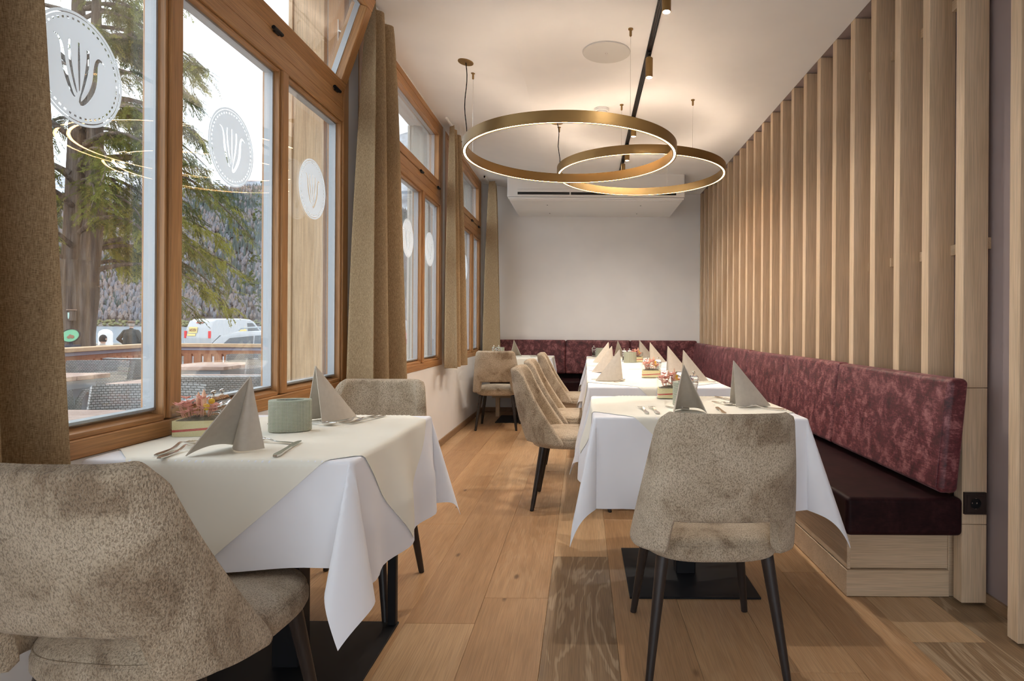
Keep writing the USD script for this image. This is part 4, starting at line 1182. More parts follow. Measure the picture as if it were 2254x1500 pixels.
# ---------------------------------------------------------------- outside: ground, lake, mountains
g = one('parking_ground', prism(Polygon([(-60, 6.2), (14, 6.2), (14, 55), (-34.5, 55), (-17.3, 26.4), (-60, 26.4)]), .3, GZ - .3), ASPHALT, 'grey parking ground beyond the terrace', None, None, 'structure', False)
g2 = one('garden_ground', box(-60, XO - .002, -8, 6.199, GZ - .3, GZ - .001), ASPHALT, 'grey ground under the terrace', None, None, 'structure', False)
WATER = M('lake_water', {'tc': ('texture_coordinate', {}), 'm': ('mapping', {'scale': (.25, .8, 1)}), 'n': ('noise_texture', {'scale': 1, 'detail': 4}), 'b': ('bump', {'strength': .35, 'distance': .25}),
          'p': ('principled_bsdf', {'base_color': (.10, .13, .15), 'roughness': .18})}, [('tc.object', 'm.vector'), ('m.vector', 'n.vector'), ('n.fac', 'b.height'), ('b.normal', 'p.normal')])
one('lake', loft([[(-2600, 26.45, -1.5), (600, 26.45, -1.5), (900, 960, -1.5), (-2600, 960, -1.5)], [(-2600, 26.45, -1.3), (600, 26.45, -1.3), (900, 960, -1.3), (-2600, 960, -1.3)]]), WATER, 'grey lake in front of the mountains', None, None, 'structure', False)
one('quay_wall', box(-58, -17.3, 26, 26.4, GZ - .9, .30, .03), STONE, 'low pale stone wall along the lake promenade', None, None, 'structure', False)

def ramp_a(a, pts):
    xs, ys = zip(*pts); return np.interp(a, xs, ys)
EL1 = [(-1.8, .25), (-1.2, .24), (-.9, .215), (-.7, .212), (-.6, .222), (-.5, .226), (-.4, .21), (-.33, .19), (-.2, .16), (.1, .10)]
EL2 = [(-1.8, .30), (-1.0, .265), (-.75, .25), (-.62, .242), (-.52, .250), (-.45, .262), (-.36, .285), (-.31, .318), (-.27, .322), (-.2, .29), (.1, .2)]
def range_mesh(D0, D1, EL, na, nd, rough, seed):
    A = np.linspace(-1.8, .1, na); T = np.linspace(0, 1, nd)
    P = np.zeros((na, nd, 3))
    for i, a in enumerate(A):
        D = D0 + (D1 - D0) * T
        P[i, :, 0] = a * D; P[i, :, 1] = D
        P[i, :, 2] = -1.6 + ramp_a(a, EL) * D1 * T ** 1.05
    q = P.copy(); q[:, :, 2] = 0
    nz = meshkit.fbm(q / rough, 5, seed) - .5
    P[:, :, 2] += nz * rough * .34 * np.minimum(1, T * 3)[None, :]
    return P
def grid_tris(P):
    a, b = P.shape[:2]; idx = np.arange(a * b).reshape(a, b)
    q = np.stack([idx[:-1, :-1], idx[1:, :-1], idx[1:, 1:], idx[:-1, 1:]], -1).reshape(-1, 4)
    return trimesh.Trimesh(P.reshape(-1, 3), np.concatenate([q[:, [0, 1, 2]], q[:, [0, 2, 3]]]), process=False)
P1 = range_mesh(960, 1560, EL1, 200, 50, 260, 3)
P2 = range_mesh(1700, 3300, EL2, 220, 70, 700, 9)
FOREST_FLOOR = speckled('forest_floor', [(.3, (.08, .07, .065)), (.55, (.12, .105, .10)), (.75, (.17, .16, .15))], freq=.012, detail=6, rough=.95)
SNOWROCK = speckled('snowy_rock', [(.36, (.12, .13, .15)), (.47, (.24, .26, .29)), (.56, (.50, .52, .55))], scale=(1, 1, .5), freq=.008, detail=8, rough=.9, roughn=.65)
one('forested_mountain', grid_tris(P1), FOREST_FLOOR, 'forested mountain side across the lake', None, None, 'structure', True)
one('snowy_mountain', grid_tris(P2), SNOWROCK, 'snow-covered mountain range behind the forested slope', None, None, 'structure', True)

def instancer(parent, name, protos, pos, rot, scale, which, label=None, kind='stuff'):
    """protos: list of (mesh, material); a PointInstancer of them under parent."""
    par = path_of(parent)
    p = par + '/' + uniq(par, name)
    pi = UsdGeom.PointInstancer.Define(stage, p)
    paths = []
    for i, (m, mt) in enumerate(protos):
        q = usdkit.mesh(stage, p + '/piece_%03d' % i, m, mt, smooth=False)
        paths.append(q.GetPath())
    pi.CreatePrototypesRel().SetTargets(paths)
    pi.CreatePositionsAttr(Vt.Vec3fArray.FromNumpy(np.asarray(pos, np.float32)))
    pi.CreateProtoIndicesAttr(Vt.IntArray.FromNumpy(np.asarray(which, np.int32)))
    pi.CreateScalesAttr(Vt.Vec3fArray.FromNumpy(np.repeat(np.asarray(scale, np.float32)[:, None], 3, 1)))
    qs = []
    for e in rot:
        q = trimesh.transformations.quaternion_from_euler(*e, 'sxyz')
        qs.append(Gf.Quath(float(q[0]), float(q[1]), float(q[2]), float(q[3])))
    pi.CreateOrientationsAttr(Vt.QuathArray(qs))
    keys(pi.GetPrim(), label, None, None, kind)
    return pi.GetPrim()

def cone_tree(h, r, n=7):
    rings = [(r, .12 * h), (r * .55, .42 * h), (r * .68, .40 * h), (r * .3, .72 * h), (r * .38, .70 * h), (.01, h)]
    return join(lathe(rings, n), lathe([(r * .08, 0), (r * .07, .14 * h)], 5))
def bare_tree(h, r, seed):
    m = trimesh.creation.icosphere(1, 1.0)
    v = m.vertices.copy(); v *= (1 + .7 * (meshkit.noise(v * 2.2 + seed, seed)[:, None] - .5))
    m = trimesh.Trimesh(v * [r, r, h * .45] + [0, 0, h * .55], m.faces)
    return join(m, lathe([(r * .12, 0), (r * .08, h * .3)], 4))
SPRUCE = speckled('haze_tinted_spruce', [(.3, (.045, .066, .062)), (.7, (.075, .10, .092))], freq=.3, rough=.95)  # spruce green lightened and blued: distance haze mixed into the colour
BARE = [speckled('haze_tinted_bare_wood_%d' % i, [(.3, a), (.7, b)], freq=.35, detail=5, rough=.95) for i, (a, b) in enumerate((((.145, .13, .135), (.20, .18, .185)), ((.165, .135, .125), (.22, .185, .17)), ((.135, .14, .16), (.19, .195, .22))))]  # pale bluish browns carry the haze over the lake, painted into the trees
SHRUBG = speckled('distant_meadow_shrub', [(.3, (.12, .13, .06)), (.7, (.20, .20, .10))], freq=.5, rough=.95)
fr = np.random.RandomState(12)
pos, rot, sc, wh = [], [], [], []
na, nd = P1.shape[:2]
for k in range(26000):
    i = fr.uniform(na * .26, na * .86); j = fr.uniform(0, 1) ** .8 * (nd - 1.01)
    p = P1[int(i), int(j)] * (1 - (i % 1)) + P1[int(i) + 1, int(j)] * (i % 1)
    p = p + (P1[int(i), int(j) + 1] - P1[int(i), int(j)]) * (j % 1)
    ev = meshkit.noise(np.array([p / 90]), 4)[0]
    t = j / nd
    if t < .035:
        w = 4
    else:
        w = 0 if fr.rand() < np.clip((ev - .45) * 2.2 + .30, .05, .85) else 1 + fr.randint(3)
    pos.append(p); rot.append((0, 0, fr.uniform(0, 6.28))); sc.append(fr.uniform(.75, 1.3) * (.55 if w == 4 else 1)); wh.append(w)
fo = thing('distant_forest', 'bare and spruce forest covering the mountain side across the lake', 'forest', kind='stuff')
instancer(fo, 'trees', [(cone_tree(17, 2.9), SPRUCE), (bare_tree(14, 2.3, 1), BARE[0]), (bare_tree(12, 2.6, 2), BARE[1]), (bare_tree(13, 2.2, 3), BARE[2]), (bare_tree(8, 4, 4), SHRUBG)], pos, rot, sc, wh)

# ---------------------------------------------------------------- outside: the old conifer and the slender leafy tree
BARK = speckled('furrowed_bark', [(.3, (.045, .032, .024)), (.5, (.10, .074, .056)), (.7, (.17, .135, .11))], scale=(9, 9, .8), freq=1.6, detail=6, rough=.95, bump=1.0, bscale=(16, 16, 1.2), bfreq=1.5, dist=.05)
def leafmat(name, c1, c2, tr=.35):
    return M(name, {'tc': ('texture_coordinate', {}), 'o': ('object_info', {}), 'n': ('noise_texture', {'scale': 4.0}), 'r': ('rgb_ramp', {'ramp': [(.3, c1), (.7, c2)]}),
                    'd': ('diffuse_bsdf', {}), 't': ('translucent_bsdf', {}), 'x': ('mix_closure', {'fac': tr})},
             [('tc.object', 'n.vector'), ('n.fac', 'r.fac'), ('r.color', 'd.color'), ('r.color', 't.color'), ('d.BSDF', 'x.closure1'), ('t.BSDF', 'x.closure2')], 'x.closure')
NEEDLE = [leafmat('yew_dark_green', (.045, .060, .018), (.08, .095, .028)), leafmat('yew_mid_green', (.10, .11, .028), (.15, .155, .04)), leafmat('yew_yellow_green', (.21, .205, .035), (.29, .275, .055))]
def frond(seed, L=.36, nl=15):
    rn = random.Random(seed); V, F = [], []
    def quad(p, d, l, w, up):
        d = np.array(d) / np.linalg.norm(d); s = np.cross(d, up); s = s / np.linalg.norm(s) * w
        b = len(V); p = np.array(p)
        V.extend([p, p + d * l * .5 + s, p + d * l, p + d * l * .5 - s]); F.extend([[b, b + 1, b + 2], [b, b + 2, b + 3]])
    for i in range(nl):
        t = i / nl; x = L * t; z = -.22 * L * t * t
        for sgn in (-1, 1):
            l = (.095 - .055 * t) * rn.uniform(.6, 1.35)
            d = (.8, sgn * rn.uniform(.6, 1.1), rn.uniform(-.8, .2))
            quad((x, 0, z), d, l, .0075, np.array([rn.uniform(-.6, .6), rn.uniform(-.6, .6), 1]))
            p = np.array((x, 0, z)) + np.array(d) / np.linalg.norm(d) * l * .45
            quad(p, (1, sgn * .2, rn.uniform(-.9, -.1)), l * .6, .0065, np.array([rn.uniform(-.5, .5), rn.uniform(-.6, .6), 1]))
    quad((L * .9, 0, -.18 * L), (1, 0, -.5), .08, .008, np.array([0, 0, 1.0]))
    return trimesh.Trimesh(np.array(V), np.array(F), process=False)
TX, TY = -10.68, 12.75
tree = thing('conifer_tree', 'old conifer with furrowed trunk outside the nearest window', 'tree', (TX, TY, GZ))
tr_ = random.Random(21)
def gnarl(pts, rads, n=26, seed=1):
    pts = np.array(pts, float); k = np.linspace(0, 1, 26)
    c = np.stack([np.interp(k, np.linspace(0, 1, len(pts)), pts[:, q]) for q in range(3)], 1)
    r = np.interp(k, np.linspace(0, 1, len(rads)), rads)
    m = tube(c, r, n)
    v = m.vertices; ax = np.repeat(c, n, 0); ax = np.concatenate([ax, c[[0, -1]]])
    d = v - ax; ang = np.arctan2(d[:, 1], d[:, 0])
    f = 1 + .10 * np.sin(ang * 5 + v[:, 2] * .5 + seed) + .06 * np.sin(ang * 9 - v[:, 2] * .8 + 2 * seed)
    return trimesh.Trimesh(ax + d * f[:, None], m.faces, process=False)
obj('trunk', gnarl([(.05, 0, -.05), (0, 0, .5), (-.02, 0, 1.3), (0, 0, 2.2), (.0, 0, 2.9)], [.52, .37, .33, .36, .34]), BARK, tree, True)
stems = [([(-.05, 0, 2.4), (-.12, .1, 4.0), (-.10, .15, 6.5), (-.12, .1, 10.5)], [.24, .20, .15, .05]), ([(.14, .05, 2.4), (.28, .1, 4.0), (.36, 0, 6.5), (.40, 0, 10)], [.20, .16, .12, .04]), ([(-.26, -.05, 1.2), (-.42, -.15, 2.2), (-.62, -.2, 3.6), (-.66, -.3, 6.5)], [.16, .15, .12, .04])]
for q, (pt, rd) in enumerate(stems):
    obj('stem', gnarl(pt, rd, 18, q + 2), BARK, tree, True)
pos, rot, sc, wh = [], [], [], []
for b in range(86):
    z0 = 2.7 + 7.8 * (b / 86) + tr_.uniform(-.15, .15)
    az = tr_.uniform(0, 2 * PI) if b % 3 else tr_.uniform(-.9, .9)
    L = tr_.uniform(1.5, 3.0) * (1.0 if z0 < 6 else 1.0 - .09 * (z0 - 6))
    if abs(az) < .8 and z0 < 6: L *= 1.1
    droop = tr_.uniform(.10, .45)
    s0 = np.array([.12 * math.cos(az), .12 * math.sin(az), z0])
    pts = [s0 + np.array([math.cos(az + .15 * math.sin(3 * t)) * L * t, math.sin(az + .15 * math.sin(3 * t)) * L * t, .30 * L * t * (1 - t) * 2 - min(droop * L, z0 - 1.95) * t * t]) for t in np.linspace(0, 1, 9)]
    obj('branch', tube(pts, [.045 * (1 - .85 * t) * (.6 + L / 4) for t in np.linspace(0, 1, 9)], 6), BARK, tree, True)
    nf = int(30 * L)
    hue = 2 if (z0 < 4.0 and tr_.random() < .6) else (0 if tr_.random() < .55 else 1)
    for f in range(nf):
        t = tr_.uniform(.22, 1.02); i = min(7, int(t * 8)); u = t * 8 - i
        p = np.array(pts[i]) * (1 - u) + np.array(pts[min(8, i + 1)]) * u
        p = p + np.array([tr_.uniform(-.10, .10), tr_.uniform(-.10, .10), tr_.uniform(-.16, .05)])
        side = tr_.choice([-1, 1]) * tr_.uniform(.3, 1.5)
        pos.append(p); rot.append((tr_.uniform(-.5, .5), tr_.uniform(.1, .9), az + side)); sc.append(tr_.uniform(.7, 1.3))
        wh.append(hue if tr_.random() < .75 else tr_.randrange(3))
instancer(tree, 'foliage', [(frond(k, ), NEEDLE[k]) for k in range(3)], pos, rot, sc, wh)

LEAFG = [leafmat('leaf_green', (.055, .08, .02), (.10, .13, .03), .4), leafmat('leaf_yellow_green', (.12, .15, .03), (.18, .20, .05), .4)]
tree2 = thing('leafy_tree', 'slender tree with small green leaves behind the cars, before the mountain', 'tree', (-6.75, 13.6, GZ))
obj('trunk', gnarl([(0, 0, 0), (.05, 0, 1.5), (-.03, 0, 3.2), (.05, 0, 6.2)], [.10, .08, .06, .015], 12, 4), BARK, tree2, True)
pos, rot, sc, wh = [], [], [], []
r2 = random.Random(4)
for b in range(34):
    z0 = 1.5 + 4.5 * b / 34; az = r2.uniform(0, 2 * PI); L = r2.uniform(.35, .95) * (1 - .6 * b / 34)
    pts = [(math.cos(az) * L * t, math.sin(az) * L * t, z0 + .35 * L * t) for t in np.linspace(0, 1, 5)]
    obj('branch', tube(pts, [.014, .011, .008, .006, .003], 5), BARK, tree2, True)
    for f in range(int(60 * L + 10)):
        t = r2.uniform(.2, 1.05)
        pos.append((math.cos(az) * L * t + r2.uniform(-.14, .14), math.sin(az) * L * t + r2.uniform(-.14, .14), z0 + .35 * L * t + r2.uniform(-.12, .12)))
        rot.append((r2.uniform(-1, 1), r2.uniform(-1, 1), r2.uniform(0, 6.28))); sc.append(r2.uniform(.7, 1.4)); wh.append(r2.randrange(2))
instancer(tree2, 'foliage', [(leaf(.085, .026), LEAFG[0]), (leaf(.085, .026), LEAFG[1])], pos, rot, sc, wh)

plq = thing('tree_plaque', 'small brown wooden box with a pale green shield fixed on the conifer trunk', 'plaque', (TX + .20, TY - .36, 1.27), -.65)
obj('box', box(-.085, .085, -.05, .05, -.11, .10, .004), BARK, plq, False)
obj('roof', box(-.115, .115, -.08, .06, .101, .125, .004), DECK, plq, False)
sh = Polygon([(-.05, .06), (.05, .06), (.05, -.02), (.035, -.055), (0, -.075), (-.035, -.055), (-.05, -.02)])
mm = prism(sh, .008); mm.apply_transform(trimesh.transformations.rotation_matrix(PI / 2, [1, 0, 0])); mm.apply_translation((0, -.0502, 0))
obj('shield', mm, plain('pale_mint', (.52, .74, .66), .6), plq, False)

# ---------------------------------------------------------------- outside: vehicles
CARW = plain('white_car_paint', (.42, .43, .44), .25, coat_weight=.5)
CARR = plain('red_car_paint', (.42, .03, .035), .3, coat_weight=.5)
CARGL = plain('dark_car_glass', (.10, .115, .125), .12)
TYRE = plain('tyre_rubber', (.02, .02, .02), .8)
LAMPR = plain('red_tail_lamp', (.65, .03, .04), .3)
YPATCH = plain('yellow_print', (.74, .58, .22), .6)
BROWNP = plain('brown_print', (.25, .12, .07), .6)
def resample(poly, n):
    r = poly.exterior
    return np.array([r.interpolate(t, normalized=True).coords[0] for t in np.linspace(0, 1, n, endpoint=False)])
def vehicle(name, label, profile, W, loc, rz, paint, side_glass, rear_glass, wheels, tumble, front_glass=None):
    t = thing(name, label, 'van' if name == 'van' else 'car', loc, rz)
    pf = Polygon(profile).buffer(.06, 8).buffer(-.06)
    n = 160
    rings = []
    for y, ins in ((-W / 2, .075), (-W / 2 + .03, .03), (-W / 2 + .09, .0), (W / 2 - .09, .0), (W / 2 - .03, .03), (W / 2, .075)):
        q = pf.buffer(-ins, 8) if ins else pf
        pts = resample(q, n)
        k = np.argmin(np.hypot(pts[:, 0] - profile[0][0], pts[:, 1] - profile[0][1])); pts = np.roll(pts, -k, 0)
        rings.append([(x, y, z) for x, z in pts])
    def tum(m):
        v = m.vertices.copy(); f = np.clip((v[:, 2] - .85) / 1.0, 0, 1)
        v[:, 1] *= 1 - tumble * f
        return trimesh.Trimesh(v, m.faces, process=False)
    obj('body', tum(loft(rings)), paint, t, 35)
    def onside(poly, s, th=.012):
        m = prism(poly, th); v = m.vertices[:, [0, 2, 1]].copy(); v[:, 1] = s * (W / 2 - .004 + v[:, 1])
        m = trimesh.Trimesh(v, m.faces); m.fix_normals(); return tum(m)
    for gpoly in side_glass:
        for s in (-1, 1):
            obj('side_window', onside(Polygon(gpoly).buffer(.03).buffer(-.02), s), CARGL, t, False)
    for (y0, y1, pts) in rear_glass:
        obj('rear_window' if pts[0][0] < 0 else 'windscreen', loft([[(x, y, z) for x, z in pts] for y in (y0, y1)]), CARGL, t, False)
    for x, r in wheels:
        for s in (-1, 1):
            w = obj('wheel', xf(lathe([(r * .55, -.09), (r * .96, -.085), (r, -.06), (r, .06), (r * .96, .085), (r * .55, .09)], 28), (x, s * (W / 2 - .10), r), rx=PI / 2), TYRE, t)
            obj('hubcap', xf(lathe([(r * .1, -.1), (r * .55, -.095), (r * .56, .095), (r * .1, .1)], 20), (x, s * (W / 2 - .10), r), rx=PI / 2), SPACER, w)
    return t, onside
van_prof = [(-2.2, .30), (-2.22, .9), (-2.12, 1.45), (-1.98, 1.80), (-1.7, 1.92), (0, 1.97), (.75, 1.92), (1.05, 1.78), (1.55, 1.22), (2.1, 1.05), (2.22, .7), (2.2, .30)]
van, onside = vehicle('van', 'white delivery van parked farthest away, with a yellow sign on its rear door', van_prof, 1.82, (-20.67, 35.35, GZ), math.radians(76.6), CARW,
    [[(.45, 1.25), (.45, 1.70), (.85, 1.70), (1.35, 1.25)]], [(-.62, .62, [(1.10, 1.70), (1.56, 1.22), (1.60, 1.26), (1.14, 1.74)])], [(-1.35, .32), (1.42, .32)], .12)
for s in (-1, 1):
    obj('tail_lamp', box(-2.235, -2.17, s * .80 - .07, s * .80 + .07, .85, 1.25, .01), LAMPR, van, False)
obj('brake_lamp', xf(box(-.02, .02, -.22, .22, -.02, .02, .005), (-2.055, 0, 1.70)), LAMPR, van, False)
patch = obj('door_sign', xf(box(-.008, .008, .04, .60, -.17, .17, .003), (-2.185, 0, 1.30), ry=.14), YPATCH, van, False, label='yellow sign with brown lettering')
txt = meshkit.text_mesh('MERIN', .15, .006, True)
txt.apply_translation((-txt.bounds.mean(0)[0], -txt.bounds.mean(0)[1], 0)); txt.apply_scale((.45 / np.ptp(txt.bounds[:, 0]), 1, 1))
txt.apply_transform(np.array([[0, 0, -1, 0], [-1, 0, 0, 0], [0, 1, 0, 0], [0, 0, 0, 1.0]]))
obj('lettering', xf(txt, (-2.195, .32, 1.30), ry=.14), BROWNP, patch, False)
obj('door_sign', xf(box(-.008, .008, .12, .66, -.06, .06, .003), (-2.222, 0, 1.03), ry=.1), YPATCH, van, False)
obj('side_print', onside(sbox(-.25, 1.18, .35, 1.32).union(sbox(.18, 1.30, .26, 1.50)), -1, .008), YPATCH, van, False)
obj('door_gap', onside(sbox(-.62, .5, -.605, 1.74), -1, .006), CARGL, van, False)
obj('door_gap', onside(sbox(.42, .5, .435, 1.74), -1, .006), CARGL, van, False)
wag_prof = [(-2.28, .30), (-2.30, .75), (-2.18, 1.02), (-1.85, 1.36), (-1.5, 1.44), (-.4, 1.48), (.3, 1.44), (.62, 1.34), (1.15, .99), (2.05, .82), (2.28, .60), (2.28, .28)]
wag, ons2 = vehicle('car', 'white estate car with roof rails parked just beyond the terrace railing', wag_prof, 1.80, (-5.22, 12.55, GZ), .0, CARW,
    [[(-1.93, 1.0), (-1.62, 1.30), (-1.18, 1.345), (-1.18, 1.0)], [(-1.13, 1.0), (-1.13, 1.35), (-.82, 1.365), (-.82, 1.0)], [(-.78, 1.0), (-.78, 1.365), (-.05, 1.375), (-.05, 1.0)], [(.0, 1.0), (.0, 1.375), (.42, 1.33), (.95, 1.0)]],
    [(-.60, .60, [(-2.20, 1.06), (-1.92, 1.335), (-1.96, 1.36), (-2.24, 1.08)]), (-.62, .62, [(.66, 1.33), (1.14, 1.01), (1.18, 1.04), (.70, 1.36)])], [(-1.38, .32), (1.40, .32)], .16)
for s in (-1, 1):
    obj('roof_rail', tube([(-1.55, s * .66, 1.455), (-1.50, s * .66, 1.505), (-1.0, s * .66, 1.53), (-.3, s * .66, 1.545), (.35, s * .66, 1.50), (.40, s * .66, 1.45)], .016, 8), SPACER, wag)
redv, _ = vehicle('van', 'red van with a dark side window, seen at the edge of the middle window', van_prof, 1.82, (-6.6, 18.2, GZ), .05, CARR,
    [[(-2.0, 1.1), (-1.85, 1.66), (-1.25, 1.72), (-1.25, 1.1)], [(-1.15, 1.1), (-1.15, 1.72), (-.2, 1.74), (-.2, 1.1)], [(.45, 1.2), (.45, 1.70), (.85, 1.70), (1.35, 1.2)]], [(-.62, .62, [(1.10, 1.70), (1.56, 1.22), (1.60, 1.26), (1.14, 1.74)])], [(-1.35, .32), (1.42, .32)], .12)

# ---------------------------------------------------------------- outside: people on the promenade
SKIN = plain('skin', (.58, .36, .27), .6)
def person(loc, rz, label, clothes, legs, hair, cap=None, seated=False, arm='down', h=1.72):
    s = h / 1.75
    t = thing('person', label, 'person', loc, rz)
    def chain(pairs, edge=.03):
        out = m3.Manifold()
        for (a, ra), (b, rb) in pairs:
            pts = np.concatenate([trimesh.creation.icosphere(1, ra).vertices + a, trimesh.creation.icosphere(1, rb).vertices + b])
            out += m3.Manifold.hull_points(pts)
        m = man(out.refine_to_length(edge)); m = trimesh.Trimesh(m.vertices, m.faces, process=True)
        return trimesh.smoothing.filter_taubin(m, iterations=6)
    A = lambda *p: np.array(p, float)
    hip = .95 if not seated else .52
    d = hip - .95
    neck, chest, waist, pelvis = A(0, 0, 1.46 + d), A(0, .01, 1.28 + d), A(0, 0, 1.08 + d), A(0, 0, .94 + d)
    sh = [A(q * .19, 0, 1.40 + d) for q in (-1, 1)]
    hp = [A(q * .09, 0, .92 + d) for q in (-1, 1)]
    if seated:
        kn = [A(q * .11, .42, .50) for q in (-1, 1)]; an = [A(q * .11, .42, .08) for q in (-1, 1)]
    else:
        kn = [A(q * .10, .01, .50) for q in (-1, 1)]; an = [A(q * .10, -.02, .08) for q in (-1, 1)]
    el, wr = [], []
    for i, q in enumerate((-1, 1)):
        if arm == 'hips':
            el.append(A(q * .36, -.06, 1.16 + d)); wr.append(A(q * .24, .05, 1.0 + d))
        elif arm == 'raised' and q == 1:
            el.append(A(.30, .10, 1.16 + d)); wr.append(A(.23, .16, 1.40 + d))
        else:
            el.append(A(q * .25, -.02, 1.12 + d)); wr.append(A(q * .26, .06, .88 + d))
    sc_ = lambda m: xf(m, s=s)
    bits = [((A(-.10, 0, 1.40 + d), .085), (A(.10, 0, 1.40 + d), .085)), ((chest, .145), (waist, .13)), ((A(-.07, 0, 1.28 + d), .12), (A(.07, 0, 1.28 + d), .12)), ((A(-.08, 0, .96 + d), .12), (A(.08, 0, .96 + d), .12)), ((waist, .13), (pelvis, .135)), ((neck, .055), (A(0, .02, 1.56 + d), .055))]
    for i in range(2):
        bits += [((sh[i], .066), (el[i], .047)), ((el[i], .047), (wr[i], .032)), ((hp[i], .095), (kn[i], .06)), ((kn[i], .06), (an[i], .042)), ((an[i], .045), (an[i] + A(0, .14, -.045), .03))]
        # palm and fingers
        hd = wr[i] - el[i]; hd /= np.linalg.norm(hd); pa = wr[i] + hd * .07
        bits.append(((wr[i], .028), (pa, .030)))
        sd = np.cross(hd, A(0, 1, 0)); sd /= max(np.linalg.norm(sd), 1e-6)
        for f in range(4):
            o = sd * (f - 1.5) * .017
            bits.append(((pa + o, .010), (pa + o + hd * (.065 + .012 * (f in (1, 2))) + A(0, .02, 0), .008)))
        bits.append(((wr[i] + hd * .03 + sd * .03, .012), (wr[i] + hd * .075 + sd * .055, .009)))
    head_c = A(0, .02, 1.645 + d)
    hm = trimesh.creation.icosphere(3, 1.0); hv = hm.vertices * [.078, .095, .118]
    hv[:, 0] *= 1 - .18 * np.clip(-hv[:, 2] / .118, 0, 1); hv += head_c
    nose = xf(trimesh.creation.icosphere(2, .014), tuple(head_c + A(0, .098, -.01)))
    ears = [xf(trimesh.creation.icosphere(2, 1.0), tuple(head_c + A(q * .080, -.005, 0)), s=None) for q in ()]
    obj('body', sc_(join(chain(bits), trimesh.Trimesh(hv, hm.faces), nose)), SKIN, t, True)
    for q in (-1, 1):
        e = trimesh.creation.icosphere(2, 1.0); e.apply_scale((.010, .018, .030)); e.apply_translation(head_c + A(q * .080, -.005, 0))
        obj('ear', sc_(e), SKIN, t, True)
        y_ = trimesh.creation.icosphere(1, .010); y_.apply_translation(head_c + A(q * .032, .086, .012))
        obj('eye', sc_(y_), BLACK, t, True)
    mo = trimesh.creation.icosphere(1, 1.0); mo.apply_scale((.022, .006, .006)); mo.apply_translation(head_c + A(0, .086, -.052))
    obj('mouth', sc_(mo), plain('lips_%d' % USED[('/World', 'person')], (.42, .18, .16), .6), t, True)
    cv = trimesh.creation.icosphere(3, 1.0); v = cv.vertices
    keep = v * [.084, .100, .124]
    keep[:, 2] = np.where((v[:, 1] > .35) & (v[:, 2] < .45), np.maximum(keep[:, 2], .05), keep[:, 2]); keep[:, 2] = np.maximum(keep[:, 2], -.065)
    keep[:, 1] = np.where((v[:, 1] > .35) & (v[:, 2] < .45), keep[:, 1] * .9, keep[:, 1])
    obj('hair', sc_(trimesh.Trimesh(keep + head_c, cv.faces)), hair, t, True)
    if cap is not None:
        obj('cap', sc_(xf(join(lathe([(.098, .0), (.108, .02), (.112, .045), (.090, .075), (.03, .088)], 28), xf(box(-.06, .06, .06, .165, -.006, .006, .004), (0, 0, .012))), tuple(head_c + A(0, -.008, .045)))), cap, t)
    coat = [((A(-.10, 0, 1.39 + d), .105), (A(.10, 0, 1.39 + d), .105)), ((A(-.07, 0, 1.28 + d), .165), (A(.07, 0, 1.28 + d), .165)), ((A(-.07, 0, 1.28 + d), .165), (A(-.09, 0, .84 + d), .165)), ((A(.07, 0, 1.28 + d), .165), (A(.09, 0, .84 + d), .165)), ((A(0, 0, 1.28 + d), .165), (A(0, 0, .84 + d), .17)), ((A(-.1, 0, .84 + d), .16), (A(.1, 0, .84 + d), .16)), ((neck, .068), (A(0, .005, 1.49 + d), .066))]
    for i in range(2):
        coat += [((sh[i], .082), (el[i], .064)), ((el[i], .064), (wr[i], .046))]
    obj('coat', sc_(chain(coat)), clothes, t, True)
    tr2 = []
    for i in range(2):
        tr2 += [((hp[i], .11), (kn[i], .078)), ((kn[i], .078), (an[i] + A(0, 0, .02), .06))]
    obj('trousers', sc_(chain(tr2)), legs, t, True)
    for i in range(2):
        obj('shoe', sc_(chain([((an[i] + A(0, -.03, -.03), .05), (an[i] + A(0, .16, -.045), .034))], .02)), BLACK, t, True)
    return t
COATD = plain('dark_green_coat', (.035, .035, .03), .9)
COATB = plain('beige_coat', (.50, .42, .35), .9)
COATO = plain('olive_jacket', (.20, .17, .07), .9)
JEANS = plain('dark_trousers', (.03, .035, .05), .9)
HAIRD = plain('dark_hair', (.02, .018, .018), .8)
HAIRG = plain('grey_hair', (.30, .26, .22), .8)
CAPB = plain('brown_cap', (.12, .07, .045), .9)
person((-14.95, 20.0, GZ - .05), .1, 'person in a long dark coat and brown cap standing by the lake, hands on hips', COATD, JEANS, HAIRG, CAPB, arm='hips', h=1.72)
person((-14.95, 20.75, GZ - .05), .9, 'person in an olive jacket with one raised hand beside the dark-coated one', COATO, JEANS, HAIRG, None, arm='raised', h=1.60)
person((-12.4, 15.6, GZ), .0, 'person in a beige coat with dark hair sitting beside the conifer trunk', COATB, JEANS, HAIRD, None, seated=True, h=1.70)
person((-12.75, 17.8, GZ), .2, 'person in dark clothes sitting half hidden by the window post', COATD, JEANS, HAIRD, None, seated=True, h=1.70)
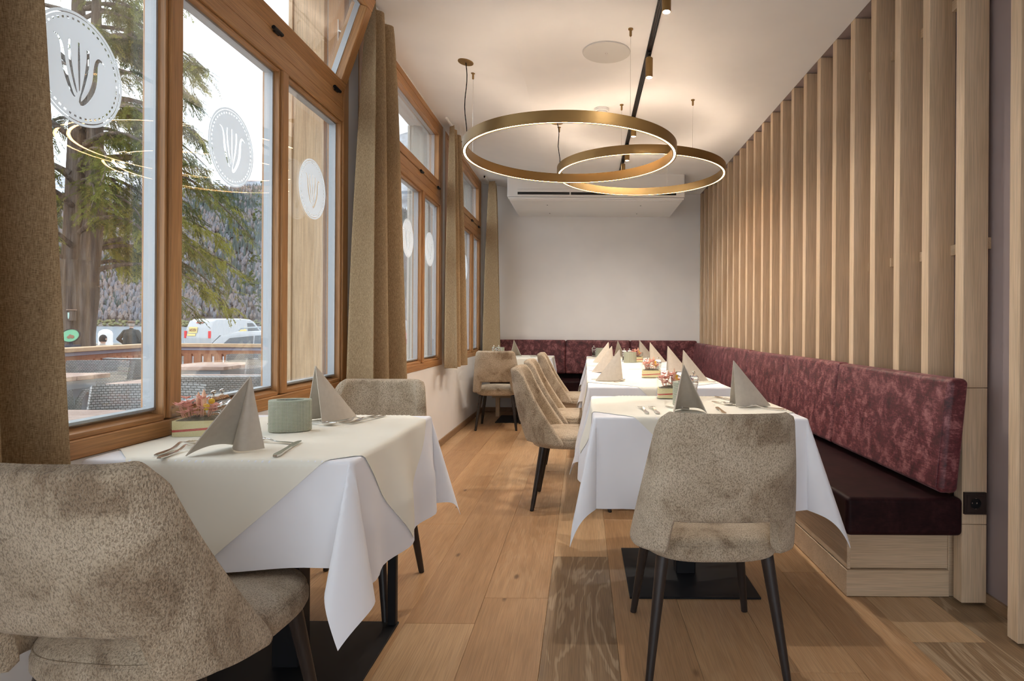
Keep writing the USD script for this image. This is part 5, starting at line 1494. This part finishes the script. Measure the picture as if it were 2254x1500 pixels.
for x, y, lab in ((-12.4, 15.55, 'grey stone bench under the person in the beige coat'), (-12.75, 17.75, 'grey stone bench under the person in dark clothes')):
    b = thing('stone_bench', lab, 'bench', (x, y, GZ))
    obj('seat_slab', box(-.6, .6, -.2, .2, .18, .25, .01), STONE, b, False)
    for q in (-.45, .45):
        obj('support', box(q - .08, q + .08, -.16, .16, 0, .179, .01), STONE, b, False)
pil = thing('white_pillar', 'white rounded pillar beside the conifer trunk, behind the seated person', 'pillar', (-13.35, 16.9, GZ))
obj('shaft', loft([[(x, y, z) for x, y in superellipse(.155 - i, .12 - i, 4, 32)] for i, z in ((.0, 0), (.0, 1.30), (.02, 1.37), (.08, 1.42), (.14, 1.43))]), PLASTIC_W, pil, 40)
sg = thing('notice_board', 'white notice board in a pale wooden frame at the left edge of the nearest pane', 'sign', (-9.47, 10.6, GZ), -.15)
obj('frame', join(box(-.34, -.30, -.02, .02, 0, 1.68, .004), box(.30, .34, -.02, .02, 0, 1.68, .004), box(-.30, .30, -.02, .02, 1.64, 1.68, .004), box(-.30, .30, -.02, .02, .95, .99, .004)), OAKX, sg, False)
obj('board', box(-.30, .30, -.008, .008, .99, 1.64), PLASTIC_W, sg, False)
ov = thing('oval_sign', 'green oval sign with a brown motif on a dark stand before the conifer', 'sign', (-8.98, 10.6, GZ), .25)
e = prism(Polygon(superellipse(.135, .105, 2.0, 48)), .02); e.apply_transform(trimesh.transformations.rotation_matrix(PI / 2, [1, 0, 0])); e = xf(e, (0, 0, 1.36), ry=-.35)
obj('oval_board', e, plain('sign_green', (.16, .42, .24), .5), ov, False)
e = prism(Polygon(superellipse(.148, .118, 2.0, 48)).difference(Polygon(superellipse(.134, .104, 2.0, 48))), .03); e.apply_transform(trimesh.transformations.rotation_matrix(PI / 2, [1, 0, 0])); e = xf(e, (0, .005, 1.36), ry=-.35)
obj('oval_frame', e, HAIRD, ov, False)
mt = prism(unary_union([Point(-.03, -.02).buffer(.025), Point(.02, -.03).buffer(.03), Point(.0, .0).buffer(.02)]), .006); mt.apply_transform(trimesh.transformations.rotation_matrix(PI / 2, [1, 0, 0])); mt = xf(mt, (0, -.0205, 1.36), ry=-.35)
obj('motif', mt, BROWNP, ov, False)
obj('stand', join(box(-.11, .11, -.09, .09, 0, 1.20, .01), box(-.02, .02, -.01, .03, 1.19, 1.28)), JEANS, ov, False)
